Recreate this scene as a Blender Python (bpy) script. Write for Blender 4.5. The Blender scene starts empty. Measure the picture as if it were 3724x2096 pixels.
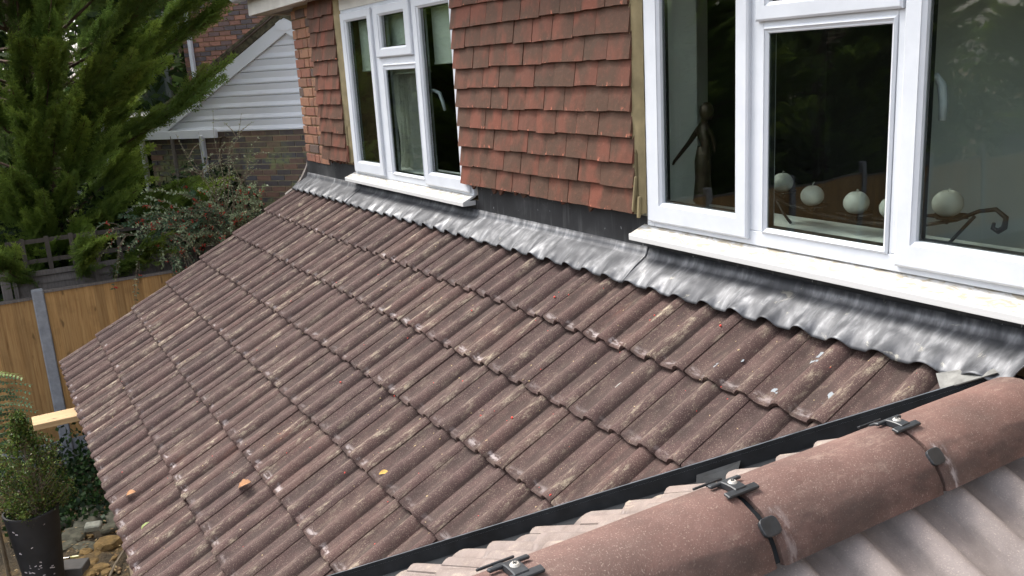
import bpy, bmesh, math, random
import numpy as np
from mathutils import Vector, Matrix, noise as mnoise

S = bpy.context.scene
C = S.collection

# ------------------------------------------------------------------ camera
cam_d = bpy.data.cameras.new("camera")
cam = bpy.data.objects.new("camera", cam_d)
C.objects.link(cam)
CAM = Vector((2.844, -2.197, 0.895))
YAW, PITCH, ROLL = 1.04577, -0.24543, -0.06008
fw = Vector((-math.sin(YAW)*math.cos(PITCH), math.cos(YAW)*math.cos(PITCH), math.sin(PITCH)))
r0 = Vector((math.cos(YAW), math.sin(YAW), 0)); u0 = r0.cross(fw)
rt = math.cos(ROLL)*r0 + math.sin(ROLL)*u0
up = -math.sin(ROLL)*r0 + math.cos(ROLL)*u0
m = Matrix((rt, up, -fw)).transposed().to_4x4(); m.translation = CAM
cam.matrix_world = m
cam_d.sensor_fit = 'HORIZONTAL'; cam_d.sensor_width = 36.0
cam_d.lens = 36.0*3243.14/3724.0
cam_d.clip_start = 0.05; cam_d.clip_end = 400
S.camera = cam

# ------------------------------------------------------------------ sky, sun, exposure
w = bpy.data.worlds.new("World"); S.world = w; w.use_nodes = True
wn = w.node_tree; wn.nodes.clear()
SUN_EL, SUN_AZ = math.radians(54), math.radians(240)     # azimuth clockwise from +Y
sky = wn.nodes.new("ShaderNodeTexSky"); sky.sky_type = 'NISHITA'; sky.sun_disc = False
sky.sun_elevation = SUN_EL; sky.sun_rotation = SUN_AZ
sky.air_density = 1.0; sky.dust_density = 4.0; sky.ozone_density = 1.0
bg = wn.nodes.new("ShaderNodeBackground"); bg.inputs[1].default_value = 0.15
wo = wn.nodes.new("ShaderNodeOutputWorld")
hs = wn.nodes.new("ShaderNodeHueSaturation"); hs.inputs['Saturation'].default_value = 0.42
wn.links.new(sky.outputs[0], hs.inputs['Color'])
wn.links.new(hs.outputs[0], bg.inputs[0]); wn.links.new(bg.outputs[0], wo.inputs[0])
sd = bpy.data.lights.new("sun", 'SUN'); sd.energy = 0.95; sd.angle = math.radians(14); sd.color = (1, .95, .88)
sun = bpy.data.objects.new("sun", sd); C.objects.link(sun)
sdir = Vector((math.sin(SUN_AZ)*math.cos(SUN_EL), math.cos(SUN_AZ)*math.cos(SUN_EL), math.sin(SUN_EL)))
sun.rotation_euler = sdir.to_track_quat('Z', 'Y').to_euler()
S.view_settings.view_transform = 'Standard'; S.view_settings.look = 'None'
S.view_settings.exposure = 1.80; S.view_settings.gamma = 1
S.render.engine = 'CYCLES'
S.cycles.max_bounces = 7; S.cycles.transparent_max_bounces = 12

# ------------------------------------------------------------------ constants of the place (metres)
TH = 0.51031                    # pitch of both roofs
CT, ST, TT = math.cos(TH), math.sin(TH), math.tan(TH)
GAUGE, NOSE1 = 0.3232, 0.3004
WALL_Y = 0.15
GROUND = -3.3
VC = 1.585                      # the two slopes meet where x - y = VC
RIDGE_X, RIDGE_Z = 1.80, 0.12

# ------------------------------------------------------------------ helpers
def tag(o, label=None, cat=None, group=None, kind=None):
    if label: o["label"] = label
    if cat: o["category"] = cat
    if group: o["group"] = group
    if kind: o["kind"] = kind
    return o

def empty(name, loc=(0, 0, 0), parent=None):
    o = bpy.data.objects.new(name, None); C.objects.link(o); o.location = loc
    o.empty_display_size = .1
    if parent: o.parent = parent
    return o

def link(name, me, mat=None, parent=None, mw=None, smooth=False):
    o = bpy.data.objects.new(name, me); C.objects.link(o)
    if mat is not None and len(me.materials) == 0:
        for mm in (mat if isinstance(mat, (list, tuple)) else [mat]): me.materials.append(mm)
    if smooth:
        me.polygons.foreach_set("use_smooth", [True]*len(me.polygons))
    if mw is not None:
        o.matrix_world = mw
    if parent is not None:
        o.parent = parent
        pm = parent_world(parent)
        o.matrix_parent_inverse = pm.inverted()
    return o

def parent_world(p):
    m_ = p.matrix_basis.copy()
    if p.parent: m_ = parent_world(p.parent) @ p.matrix_parent_inverse @ m_
    return m_

def mesh(name, v, f):
    me = bpy.data.meshes.new(name); me.from_pydata([tuple(a) for a in v], [], f); me.update(); return me

class MB:
    """collects simple shapes into one mesh"""
    def __init__(s): s.v = []; s.f = []; s.m = []
    def add(s, v, f, mi=0):
        b = len(s.v); s.v += [tuple(a) for a in v]; s.f += [tuple(i+b for i in q) for q in f]; s.m += [mi]*len(f); return s
    def box(s, x0, x1, y0, y1, z0, z1, mi=0):
        v = [(x, y, z) for x in (x0, x1) for y in (y0, y1) for z in (z0, z1)]
        return s.add(v, [(0,1,3,2),(4,6,7,5),(0,4,5,1),(2,3,7,6),(0,2,6,4),(1,5,7,3)], mi)
    def obox(s, c, ax, ay, az, hx, hy, hz, mi=0):
        c = Vector(c); ax, ay, az = Vector(ax).normalized(), Vector(ay).normalized(), Vector(az).normalized()
        v = [c+ax*hx*i+ay*hy*j+az*hz*k for i in (-1,1) for j in (-1,1) for k in (-1,1)]
        return s.add(v, [(0,1,3,2),(4,6,7,5),(0,4,5,1),(2,3,7,6),(0,2,6,4),(1,5,7,3)], mi)
    def tube(s, pts, rad, n=8, mi=0, cap=True):
        pts = [Vector(p) for p in pts]
        rr = rad if isinstance(rad, (list, tuple)) else [rad]*len(pts)
        v = []; last = None
        for i, p in enumerate(pts):
            d = (pts[min(i+1, len(pts)-1)]-pts[max(i-1, 0)]).normalized()
            a = last if last is not None else (Vector((0,0,1)) if abs(d.z) < .9 else Vector((1,0,0)))
            a = (a-d*a.dot(d)).normalized(); b = d.cross(a); last = a
            for k in range(n):
                t = 2*math.pi*k/n
                v.append(p+(a*math.cos(t)+b*math.sin(t))*rr[i])
        f = [(i*n+k, i*n+(k+1) % n, (i+1)*n+(k+1) % n, (i+1)*n+k) for i in range(len(pts)-1) for k in range(n)]
        if cap: f += [tuple(range(n))[::-1], tuple((len(pts)-1)*n+k for k in range(n))]
        return s.add(v, f, mi)
    def lathe(s, prof, c=(0,0,0), n=32, mi=0):
        c = Vector(c); v = []; k = len(prof)
        for i in range(n):
            a = 2*math.pi*i/n
            for r, z in prof: v.append(c+Vector((r*math.cos(a), r*math.sin(a), z)))
        f = [(i*k+j, ((i+1) % n)*k+j, ((i+1) % n)*k+j+1, i*k+j+1) for i in range(n) for j in range(k-1)]
        return s.add(v, f, mi)
    def prism(s, poly, y0, y1, plane='xz', mi=0):
        n = len(poly)
        if plane == 'xz': v = [(a, y0, b) for a, b in poly]+[(a, y1, b) for a, b in poly]
        elif plane == 'yz': v = [(y0, a, b) for a, b in poly]+[(y1, a, b) for a, b in poly]
        else: v = [(a, b, y0) for a, b in poly]+[(a, b, y1) for a, b in poly]
        f = [tuple(range(n)), tuple(range(2*n-1, n-1, -1))]+[(i, n+i, n+(i+1) % n, (i+1) % n) for i in range(n)]
        return s.add(v, f, mi)
    def mesh(s, name, bevel=0, seg=1):
        me = mesh(name, s.v, s.f)
        bm = bmesh.new(); bm.from_mesh(me)
        bmesh.ops.recalc_face_normals(bm, faces=bm.faces)
        if bevel:
            bmesh.ops.bevel(bm, geom=[e for e in bm.edges if e.is_manifold and e.calc_face_angle(0) > .5], offset=bevel, segments=seg, affect='EDGES', profile=.6)
        bm.to_mesh(me); bm.free()
        if not bevel and len(set(s.m)) > 1: me.polygons.foreach_set("material_index", s.m)
        return me
    def build(s, name, mat, parent=None, bevel=0, seg=1, mw=None, smooth=False):
        return link(name, s.mesh(name, bevel, seg), mat, parent, mw, smooth)

def smooth_by_angle(me, ang=.6):
    me.polygons.foreach_set("use_smooth", [True]*len(me.polygons))
    bm = bmesh.new(); bm.from_mesh(me)
    for e in bm.edges:
        e.smooth = not (len(e.link_faces) != 2 or e.calc_face_angle(0) > ang)
    bm.to_mesh(me); bm.free()

# ------------------------------------------------------------------ material kit
def new_mat(name):
    m_ = bpy.data.materials.new(name); m_.use_nodes = True
    nt = m_.node_tree; nt.nodes.clear()
    out = nt.nodes.new("ShaderNodeOutputMaterial"); b = nt.nodes.new("ShaderNodeBsdfPrincipled")
    nt.links.new(b.outputs[0], out.inputs[0])
    return m_, nt, b, out

class N:
    def __init__(s, nt): s.nt = nt
    def n(s, t, **k):
        x = s.nt.nodes.new(t)
        for a, b in k.items(): setattr(x, a, b)
        return x
    def l(s, a, b): s.nt.links.new(a, b)
    def coords(s, scale=(1,1,1), rand=True, world=False):
        tc = s.n("ShaderNodeTexCoord"); mp = s.n("ShaderNodeMapping")
        mp.inputs['Scale'].default_value = scale
        src = tc.outputs['Object']
        if world:
            src = s.n("ShaderNodeNewGeometry").outputs['Position']
        if rand:
            oi = s.n("ShaderNodeObjectInfo"); mu = s.n("ShaderNodeMath", operation='MULTIPLY'); mu.inputs[1].default_value = 137.0
            s.l(oi.outputs['Random'], mu.inputs[0])
            ad = s.n("ShaderNodeVectorMath", operation='ADD'); s.l(src, ad.inputs[0]); s.l(mu.outputs[0], ad.inputs[1]); src = ad.outputs[0]
        s.l(src, mp.inputs['Vector']); return mp.outputs[0]
    def noise(s, vec, scale, detail=4, rough=.55, dist=0):
        x = s.n("ShaderNodeTexNoise"); x.inputs['Scale'].default_value = scale; x.inputs['Detail'].default_value = detail
        x.inputs['Roughness'].default_value = rough; x.inputs['Distortion'].default_value = dist
        if vec is not None: s.l(vec, x.inputs['Vector'])
        return x.outputs['Fac']
    def ramp(s, fac, stops, interp='LINEAR'):
        x = s.n("ShaderNodeValToRGB"); x.color_ramp.interpolation = interp
        e = x.color_ramp.elements
        while len(e) < len(stops): e.new(.5)
        for i, (p, c) in enumerate(stops):
            e[i].position = p; e[i].color = (*c, 1) if len(c) == 3 else c
        s.l(fac, x.inputs[0]); return x.outputs[0]
    def ss(s, fac, a, b, lo=0., hi=1.):
        x = s.n("ShaderNodeMapRange", interpolation_type='SMOOTHSTEP')
        x.inputs['From Min'].default_value = a; x.inputs['From Max'].default_value = b
        x.inputs['To Min'].default_value = lo; x.inputs['To Max'].default_value = hi
        s.l(fac, x.inputs['Value']); return x.outputs['Result']
    def mul(s, a, b):
        x = s.n("ShaderNodeMath", operation='MULTIPLY')
        for i, q in enumerate((a, b)):
            if isinstance(q, (int, float)): x.inputs[i].default_value = q
            else: s.l(q, x.inputs[i])
        return x.outputs[0]
    def add(s, a, b):
        x = s.n("ShaderNodeMath", operation='ADD')
        for i, q in enumerate((a, b)):
            if isinstance(q, (int, float)): x.inputs[i].default_value = q
            else: s.l(q, x.inputs[i])
        return x.outputs[0]
    def mix(s, fac, a, b, mode='MIX'):
        x = s.n("ShaderNodeMix", data_type='RGBA', blend_type=mode)
        if isinstance(fac, (int, float)): x.inputs[0].default_value = fac
        else: s.l(fac, x.inputs[0])
        for i, q in ((6, a), (7, b)):
            if isinstance(q, tuple): x.inputs[i].default_value = (*q, 1) if len(q) == 3 else q
            else: s.l(q, x.inputs[i])
        return x.outputs[2]
    def bump(s, h, strength, dist, prev=None):
        x = s.n("ShaderNodeBump"); x.inputs['Strength'].default_value = strength; x.inputs['Distance'].default_value = dist
        s.l(h, x.inputs['Height'])
        if prev is not None: s.l(prev, x.inputs['Normal'])
        return x.outputs[0]

def simple(name, col, rough=.6, metal=0, var=.15, scale=8, bump=0, bscale=60, spec=.5, world=False):
    m_, nt, b, _ = new_mat(name); k = N(nt)
    c = k.coords(world=world, rand=not world)
    nz = k.noise(c, scale, 5, .6)
    dark = tuple(x*(1-var) for x in col); light = tuple(min(1, x*(1+var)) for x in col)
    k.l(k.ramp(nz, [(.3, dark), (.7, light)]), b.inputs['Base Color'])
    b.inputs['Roughness'].default_value = rough; b.inputs['Metallic'].default_value = metal
    b.inputs['Specular IOR Level'].default_value = spec
    if bump:
        k.l(k.bump(k.noise(c, bscale, 4, .6), .6, bump), b.inputs['Normal'])
    return m_

def mat_concrete_tile(name, base, pale, amount, dusty=0.0, grit_amt=.5):
    m_, nt, b, _ = new_mat(name); k = N(nt)
    tc = k.n("ShaderNodeTexCoord"); sep = k.n("ShaderNodeSeparateXYZ"); k.l(tc.outputs['Object'], sep.inputs[0])
    oi = k.n("ShaderNodeObjectInfo")
    c = k.coords(); cs = k.coords((34, 9, 16))
    crest = k.ss(k.add(sep.outputs['Z'], k.mul(sep.outputs['Y'], .075)), -.024, -.004)
    pan = k.ss(crest, .0, .5, 1, 0)
    body = k.ramp(k.noise(c, 7, 6, .65), [(.25, tuple(x*.60 for x in base)), (.5, base), (.78, tuple(x*1.45 for x in base))])
    tint = k.ramp(oi.outputs['Random'], [(0, (.86,.86,.90)), (.5, (1,1,1)), (1, (1.15,1.11,1.07))])
    body = k.mix(1, body, tint, 'MULTIPLY')
    body = k.mix(k.mul(k.ss(k.noise(k.coords((3,1.2,3)), 3.5, 4, .6), .42, .66), .28), body, (.090,.064,.053))
    # streaky lichen and lime along the rolls, differing from tile to tile
    lich = k.mul(k.ss(k.noise(cs, 1.3, 7, .82), .48, .64), k.ss(k.noise(c, 150, 3, .7), .36, .56, .35, 1))
    blot = k.ss(k.noise(k.coords((4,2,4)), 2.2, 3, .6), .44, .60)
    perobj = k.ss(oi.outputs['Random'], 0, 1, .45, 1.0)
    f = k.mul(k.mul(lich, blot), k.mul(k.add(k.mul(crest, .75), .30), perobj))
    body = k.mix(k.mul(f, amount), body, pale)
    fine = k.ss(k.noise(c, 260, 3, .7), .52, .70)
    body = k.mix(k.mul(fine, .22), body, tuple(min(1, x*2.0) for x in base))
    grit = k.ss(k.noise(c, 330, 2, .6), .60, .68)
    body = k.mix(k.mul(grit, grit_amt), body, (.40,.33,.27))
    # fine pale scratches and wash marks running down the slope
    scr = k.ss(k.noise(k.coords((70, 16, 30)), 1, 6, .8), .57, .68)
    body = k.mix(k.mul(scr, .26), body, tuple(min(1, x*.75) for x in pale))
    red = k.mul(k.ss(k.noise(k.coords((14, 3, 14)), 1, 3, .6), .62, .75), k.ss(oi.outputs['Random'], .55, 1))
    body = k.mix(k.mul(red, .40), body, (.14,.055,.038))
    # shade of the troughs between rolls, painted patchily into the pan colour
    trough_shade = k.mul(pan, k.ss(k.noise(cs, .8, 3, .6), .35, .65))
    body = k.mix(k.mul(trough_shade, .62), body, (.030,.021,.018))
    # pale scuffs and sheen, both painted near the nose of the pan
    nose = k.mul(k.mul(k.ss(sep.outputs['Y'], .006, .020), k.ss(sep.outputs['Y'], .024, .046, 1, 0)), pan)
    sc = k.mul(nose, k.ss(k.noise(k.coords((30, 60, 30)), 1, 3, .6), .42, .62))
    body = k.mix(k.mul(k.mul(sc, .55), k.ss(oi.outputs['Random'], .2, .9, .25, 1)), body, (.46,.41,.40))
    if dusty: body = k.mix(k.mul(k.ss(k.noise(c, 12, 5, .6), .2, .7, .55, 1), dusty), body, (.40,.35,.325))
    k.l(body, b.inputs['Base Color'])
    b.inputs['Roughness'].default_value = .82; b.inputs['Specular IOR Level'].default_value = .22
    nb = k.bump(k.noise(c, 300, 3, .7), .75, .0011)
    nb = k.bump(k.noise(c, 45, 4, .6), .5, .0025, nb)
    k.l(nb, b.inputs['Normal'])
    return m_

def mat_clay():
    m_, nt, b, _ = new_mat("hung_clay_tile"); k = N(nt)
    oi = k.n("ShaderNodeObjectInfo"); c = k.coords()
    base = k.ramp(oi.outputs['Random'], [(0, (.140,.047,.029)), (.35, (.108,.042,.027)), (.7, (.125,.045,.028)), (1, (.088,.039,.026))])
    st = k.ss(k.noise(k.coords((7, 7, 4)), 1.0, 3, .55), .38, .55)
    st2 = k.mul(st, k.ss(k.noise(c, 9, 5, .7), .15, .5))
    body = k.mix(k.mul(st2, .72), base, (.048,.033,.021))
    body = k.mix(k.mul(k.ss(k.noise(c, 70, 4, .7), .5, .75), .30), body, (.22,.085,.055))
    tc = k.n("ShaderNodeTexCoord"); sep = k.n("ShaderNodeSeparateXYZ"); k.l(tc.outputs['Object'], sep.inputs[0])
    chip = k.mul(k.ss(sep.outputs['Z'], .0, .022, 1, 0), k.ss(k.noise(k.coords((50, 5, 25)), 1, 3, .6), .62, .70))
    body = k.mix(chip, body, (.38,.13,.08))
    k.l(body, b.inputs['Base Color']); b.inputs['Roughness'].default_value = .8
    b.inputs['Specular IOR Level'].default_value = .25
    k.l(k.bump(k.noise(c, 35, 5, .65), .7, .003), b.inputs['Normal'])
    return m_

def mat_lead(name, dark=False):
    m_, nt, b, _ = new_mat(name); k = N(nt)
    c = k.coords((1, 1, 1), rand=False, world=True)
    p = k.noise(c, 4.5, 4, .55, .5); q = k.noise(k.coords((10, 3, 3), rand=False, world=True), 3, 4, .6)
    if dark:
        col = k.ramp(p, [(.3, (.012,.0125,.014)), (.55, (.024,.025,.027)), (.8, (.065,.065,.068))])
        b.inputs['Metallic'].default_value = .2; b.inputs['Roughness'].default_value = .62
        spots = k.ss(k.noise(k.coords((1,1,.5), rand=False, world=True), 60, 2, .5), .70, .76)
        col = k.mix(k.mul(spots, .6), col, (.35,.36,.36))
        drip = k.ss(k.noise(k.coords((30, 30, 2.5), rand=False, world=True), 1, 3, .6), .55, .75)
        col = k.mix(k.mul(drip, .35), col, (.13,.13,.13))
        k.l(col, b.inputs['Base Color'])
    else:
        col = k.ramp(q, [(.28, (.035,.037,.041)), (.5, (.090,.093,.10)), (.72, (.22,.225,.235))])
        col = k.mix(k.ss(p, .46, .60, 0, .75), col, (.035,.037,.042))
        col = k.mix(k.mul(k.ss(k.noise(c, 16, 5, .7, 1), .62, .72), .35), col, (.42,.40,.33))
        k.l(col, b.inputs['Base Color'])
        b.inputs['Metallic'].default_value = .45
        k.l(k.ss(p, .3, .7, .44, .62), b.inputs['Roughness'])
    nb = k.bump(k.noise(c, 5, 3, .5), .4, .006)
    nb = k.bump(k.noise(c, 45, 4, .6), .35, .001, nb)
    k.l(nb, b.inputs['Normal'])
    return m_

def mat_upvc():
    m_, nt, b, _ = new_mat("white_plastic"); k = N(nt)
    c = k.coords(rand=False, world=True)
    col = k.ramp(k.noise(c, 6, 5, .7), [(.3, (.50,.525,.56)), (.6, (.55,.575,.61))])
    col = k.mix(k.mul(k.ss(k.noise(c, 90, 3, .7), .66, .74), .25), col, (.5,.46,.38))
    k.l(col, b.inputs['Base Color']); b.inputs['Roughness'].default_value = .33
    return m_

def mat_sill():
    m_, nt, b, _ = new_mat("dirty_white_sill"); k = N(nt)
    c = k.coords(rand=False, world=True)
    sep = k.n("ShaderNodeSeparateXYZ"); g = k.n("ShaderNodeNewGeometry"); k.l(g.outputs['Normal'], sep.inputs[0])
    upf = k.ss(sep.outputs['Z'], .6, .95)
    d = k.ss(k.noise(k.coords((1, 2.2, 1), rand=False, world=True), 14, 6, .62, 1.6), .44, .60)
    col = k.mix(k.mul(k.mul(d, upf), .9), (.50,.50,.49), (.30,.26,.19))
    d2 = k.ss(k.noise(c, 45, 4, .7), .64, .74)
    col = k.mix(k.mul(k.mul(d2, upf), .6), col, (.35,.27,.18))
    k.l(col, b.inputs['Base Color']); b.inputs['Roughness'].default_value = .4
    return m_

def mat_glass():
    m_, nt, b, out = new_mat("window_glass"); k = N(nt); nt.nodes.remove(b)
    tr = k.n("ShaderNodeBsdfTransparent"); tr.inputs[0].default_value = (.80,.84,.82,1)
    gl = k.n("ShaderNodeBsdfGlossy"); gl.inputs['Roughness'].default_value = .012; gl.inputs[0].default_value = (1,1,1,1)
    lw = k.n("ShaderNodeLayerWeight"); lw.inputs[0].default_value = .5
    p5 = k.n("ShaderNodeMath", operation='POWER'); p5.inputs[1].default_value = 4.0; k.l(lw.outputs['Facing'], p5.inputs[0])
    nb = k.bump(k.noise(k.coords(rand=True), 2.2, 2, .5), .25, .004)
    k.l(nb, gl.inputs['Normal'])
    f2 = k.n("ShaderNodeMath", operation='MULTIPLY_ADD'); f2.inputs[1].default_value = .95; f2.inputs[2].default_value = .055; f2.use_clamp = True
    k.l(p5.outputs[0], f2.inputs[0])
    mx = k.n("ShaderNodeMixShader"); k.l(f2.outputs[0], mx.inputs[0]); k.l(tr.outputs[0], mx.inputs[1]); k.l(gl.outputs[0], mx.inputs[2])
    k.l(mx.outputs[0], out.inputs[0]); return m_

def mat_brick(name, ramp, lichen=0, rough=.85, soot=.5):
    m_, nt, b, _ = new_mat(name); k = N(nt)
    oi = k.n("ShaderNodeObjectInfo"); c = k.coords()
    col = k.ramp(oi.outputs['Random'], ramp, 'CONSTANT')
    col = k.mix(k.mul(k.ss(k.noise(c, 14, 4, .7), .48, .7), soot), col, (.035,.028,.028))
    col = k.mix(k.mul(k.ss(k.noise(c, 80, 4, .7), .5, .8), .3), col, (.32,.20,.14))
    if lichen:
        wv = k.coords(rand=False, world=True)
        lf = k.mul(k.ss(k.noise(wv, 2.0, 3, .6), .46, .56), k.ss(k.noise(wv, 14, 4, .7), .38, .55))
        g_ = k.n("ShaderNodeNewGeometry"); sp = k.n("ShaderNodeSeparateXYZ"); k.l(g_.outputs['Position'], sp.inputs[0])
        lf = k.mul(lf, k.ss(sp.outputs['Z'], -.25, .15, 1, .12))
        col = k.mix(k.mul(lf, lichen), col, (.25,.28,.12))
    k.l(col, b.inputs['Base Color']); b.inputs['Roughness'].default_value = rough
    k.l(k.bump(k.noise(c, 60, 5, .7), .7, .003), b.inputs['Normal'])
    return m_

def mat_wood(name, a, b_, grain=(60, 60, 2.2), knots=True, rough=.75):
    m_, nt, b, _ = new_mat(name); k = N(nt)
    c = k.coords(grain); oi = k.n("ShaderNodeObjectInfo")
    col = k.ramp(k.noise(c, 1, 5, .6, .4), [(.3, a), (.7, b_)])
    col = k.mix(1, col, k.ramp(oi.outputs['Random'], [(0, (.78,.76,.74)), (1, (1.15,1.12,1.08))]), 'MULTIPLY')
    if knots:
        kn = k.ss(k.noise(k.coords((16, 16, 6)), 1, 1, .4), .68, .78)
        col = k.mix(k.mul(kn, .7), col, tuple(x*.28 for x in a))
    col = k.mix(k.mul(k.ss(k.noise(k.coords((1,1,1)), 3, 4, .6), .5, .72), .35), col, tuple(x*.55 for x in a))
    k.l(col, b.inputs['Base Color']); b.inputs['Roughness'].default_value = rough
    k.l(k.bump(k.noise(c, 1, 5, .6), .4, .002), b.inputs['Normal'])
    return m_

def mat_leafy(name, translu=.6, rough=.55):
    m_, nt, b, out = new_mat(name); k = N(nt)
    at = k.n("ShaderNodeAttribute"); at.attribute_name = "col"
    k.l(at.outputs['Color'], b.inputs['Base Color']); b.inputs['Roughness'].default_value = rough
    b.inputs['Specular IOR Level'].default_value = .3
    t = k.n("ShaderNodeBsdfTranslucent"); k.l(at.outputs['Color'], t.inputs[0])
    mx = k.n("ShaderNodeMixShader"); mx.inputs[0].default_value = translu
    k.l(b.outputs[0], mx.inputs[1]); k.l(t.outputs[0], mx.inputs[2]); k.l(mx.outputs[0], out.inputs[0])
    return m_

M = {}
M['tile'] = mat_concrete_tile("brown_concrete_tile", (.060,.035,.031), (.40,.345,.25), .82)
M['tile_dusty'] = mat_concrete_tile("dusty_concrete_tile", (.11,.090,.084), (.30,.27,.23), .3, .48)  # pale dust, with the right slope's glare also put into the colour
M['tile_cut'] = mat_concrete_tile("cut_edge_tile", (.11,.080,.066), (.36,.31,.22), .9, .34)
M['ridge'] = mat_concrete_tile("ridge_tile", (.112,.062,.051), (.34,.26,.21), .45, .05, .38)
M['lead'] = mat_lead("new_lead"); M['lead_dark'] = mat_lead("old_dark_lead", True)
M['upvc'] = mat_upvc(); M['sill'] = mat_sill(); M['glass'] = mat_glass(); M['clay'] = mat_clay()
M['seal'] = simple("black_rubber", (.012,.013,.014), .6, var=.1)
M['black'] = simple("black_plastic", (.022,.025,.028), .42, var=.25, scale=30, bump=.0006, bscale=90)
M['valley'] = simple("valley_plastic_highlight", (.070,.082,.095), .38, var=.35, scale=20, bump=.0006, bscale=120, spec=.6)  # lighter copy of the valley plastic: rail highlight put into the colour
M['valley_dark'] = simple("dark_valley_plastic", (.012,.014,.016), .75, var=.5, scale=12, spec=.25)
M['screw'] = simple("bright_screw", (.42,.40,.36), .5, .3, var=.1)
M['fillet'] = simple("olive_mortar", (.205,.165,.085), .85, var=.28, scale=7, bump=.004, bscale=25)
M['mortar'] = simple("sand_mortar", (.30,.20,.105), .95, var=.25, scale=15, bump=.003, bscale=90)
M['mortar_grey'] = simple("buff_mortar", (.46,.40,.26), .95, var=.3, scale=8, bump=.003, bscale=80)
M['brick'] = mat_brick("orange_stock_brick", [(0, (.23,.105,.058)), (.22, (.18,.085,.05)), (.42, (.085,.055,.042)), (.6, (.25,.125,.07)), (.8, (.19,.075,.045))], soot=.6)
M['brick_dark'] = mat_brick("dark_multi_brick", [(0, (.105,.092,.092)), (.30, (.135,.10,.086)), (.52, (.19,.125,.095)), (.72, (.11,.105,.115)), (.88, (.24,.14,.10))], lichen=.85, soot=.3)
M['brick_far'] = mat_brick("far_multi_brick", [(0, (.20,.10,.075)), (.3, (.085,.07,.075)), (.55, (.27,.13,.09)), (.8, (.13,.085,.08))], soot=.3)
M['clad'] = simple("white_cladding", (.86,.89,.94), .45, var=.03, scale=2)
M['soffit'] = simple("grey_white_board", (.50,.48,.43), .6, var=.16, scale=4)
M['verge'] = simple("mossy_verge", (.105,.095,.062), .95, var=.7, scale=18, bump=.01, bscale=25)
M['moss'] = simple("yellow_moss", (.20,.17,.04), .95, var=.6, scale=30, bump=.01, bscale=40)
M['fence'] = mat_wood("new_fence_board", (.31,.165,.055), (.50,.31,.125))
M['oldfence'] = mat_wood("weathered_grey_wood", (.115,.10,.092), (.20,.18,.165))
M['darkwood'] = mat_wood("dark_stained_wood", (.045,.038,.030), (.085,.070,.055))
M['post'] = simple("concrete_post", (.26,.27,.29), .9, var=.2, scale=12, bump=.002)
M['plank'] = mat_wood("sawn_pine", (.30,.20,.10), (.40,.28,.15), (60, 2.2, 60))
M['pot'] = simple("dark_planter", (.022,.023,.026), .6, var=.3, scale=5)
M['petal'] = simple("fallen_petal", (.5,.45,.45), .8, var=.2)
M['soilpot'] = simple("potting_soil", (.03,.022,.015), .95, var=.4, scale=40, bump=.01)
M['bark'] = simple("brown_bark", (.085,.055,.035), .95, var=.4, scale=20, bump=.01)
M['stem'] = simple("grey_brown_stem", (.19,.15,.10), .8, var=.3, scale=20)
M['leafy'] = mat_leafy("foliage"); M['leaf_shiny'] = mat_leafy("leaf_shiny", .2, .4)
M['berry'] = simple("red_berry", (.55,.05,.03), .35, var=.2, scale=60)
M['stone'] = simple("rubble_stone", (.10,.095,.065), .95, var=.5, scale=14, bump=.012, bscale=18)
M['ochre'] = simple("ochre_lump", (.21,.135,.05), .95, var=.5, scale=18, bump=.012, bscale=25)
M['palebrick'] = simple("pale_block", (.30,.30,.24), .95, var=.2, scale=30, bump=.003)
M['bronze'] = simple("dark_bronze", (.055,.038,.026), .38, .7, var=.4, scale=18)
M['iron'] = simple("black_iron", (.025,.02,.018), .5, .4, var=.3)
M['candle'] = simple("white_wax", (.50,.50,.45), .5, var=.05)
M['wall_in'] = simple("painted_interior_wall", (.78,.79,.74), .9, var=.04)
M['dark_in'] = simple("dark_interior", (.030,.027,.025), .6, var=.3)  # unlit room depth put into a near-black colour
M['floor_in'] = simple("interior_floor", (.30,.26,.20), .6, var=.3)
M['curtain'] = simple("grey_green_curtain", (.62,.62,.55), .95, var=.15, scale=4)
M['blind'] = simple("cream_roller_blind", (.62,.66,.56), .9, var=.05)
M['yellow'] = simple("translucent_yellow_handle", (.62,.58,.22), .3, var=.1)
M['steel'] = simple("steel", (.6,.6,.58), .3, .9, var=.1)
M['pale_lead'] = simple("pale_painted_lead", (.15,.15,.14), .6, .2, var=.45, scale=22)
M['splash'] = simple("grey_putty_splash", (.20,.22,.235), .8, var=.15)
M['dryleaf'] = simple("dry_orange_leaf", (.30,.145,.06), .7, var=.35, scale=30)
M['yleaf'] = simple("yellow_leaf", (.40,.24,.04), .6, var=.35, scale=40)
M['gleaf'] = simple("green_yellow_leaf", (.20,.24,.06), .6, var=.4, scale=40)
M['undercloak'] = simple("grey_undercloak", (.10,.095,.09), .9, var=.2)
M['slate'] = simple("blue_grey_lead_soakers", (.17,.19,.23), .55, .3, var=.25, scale=6)

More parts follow.
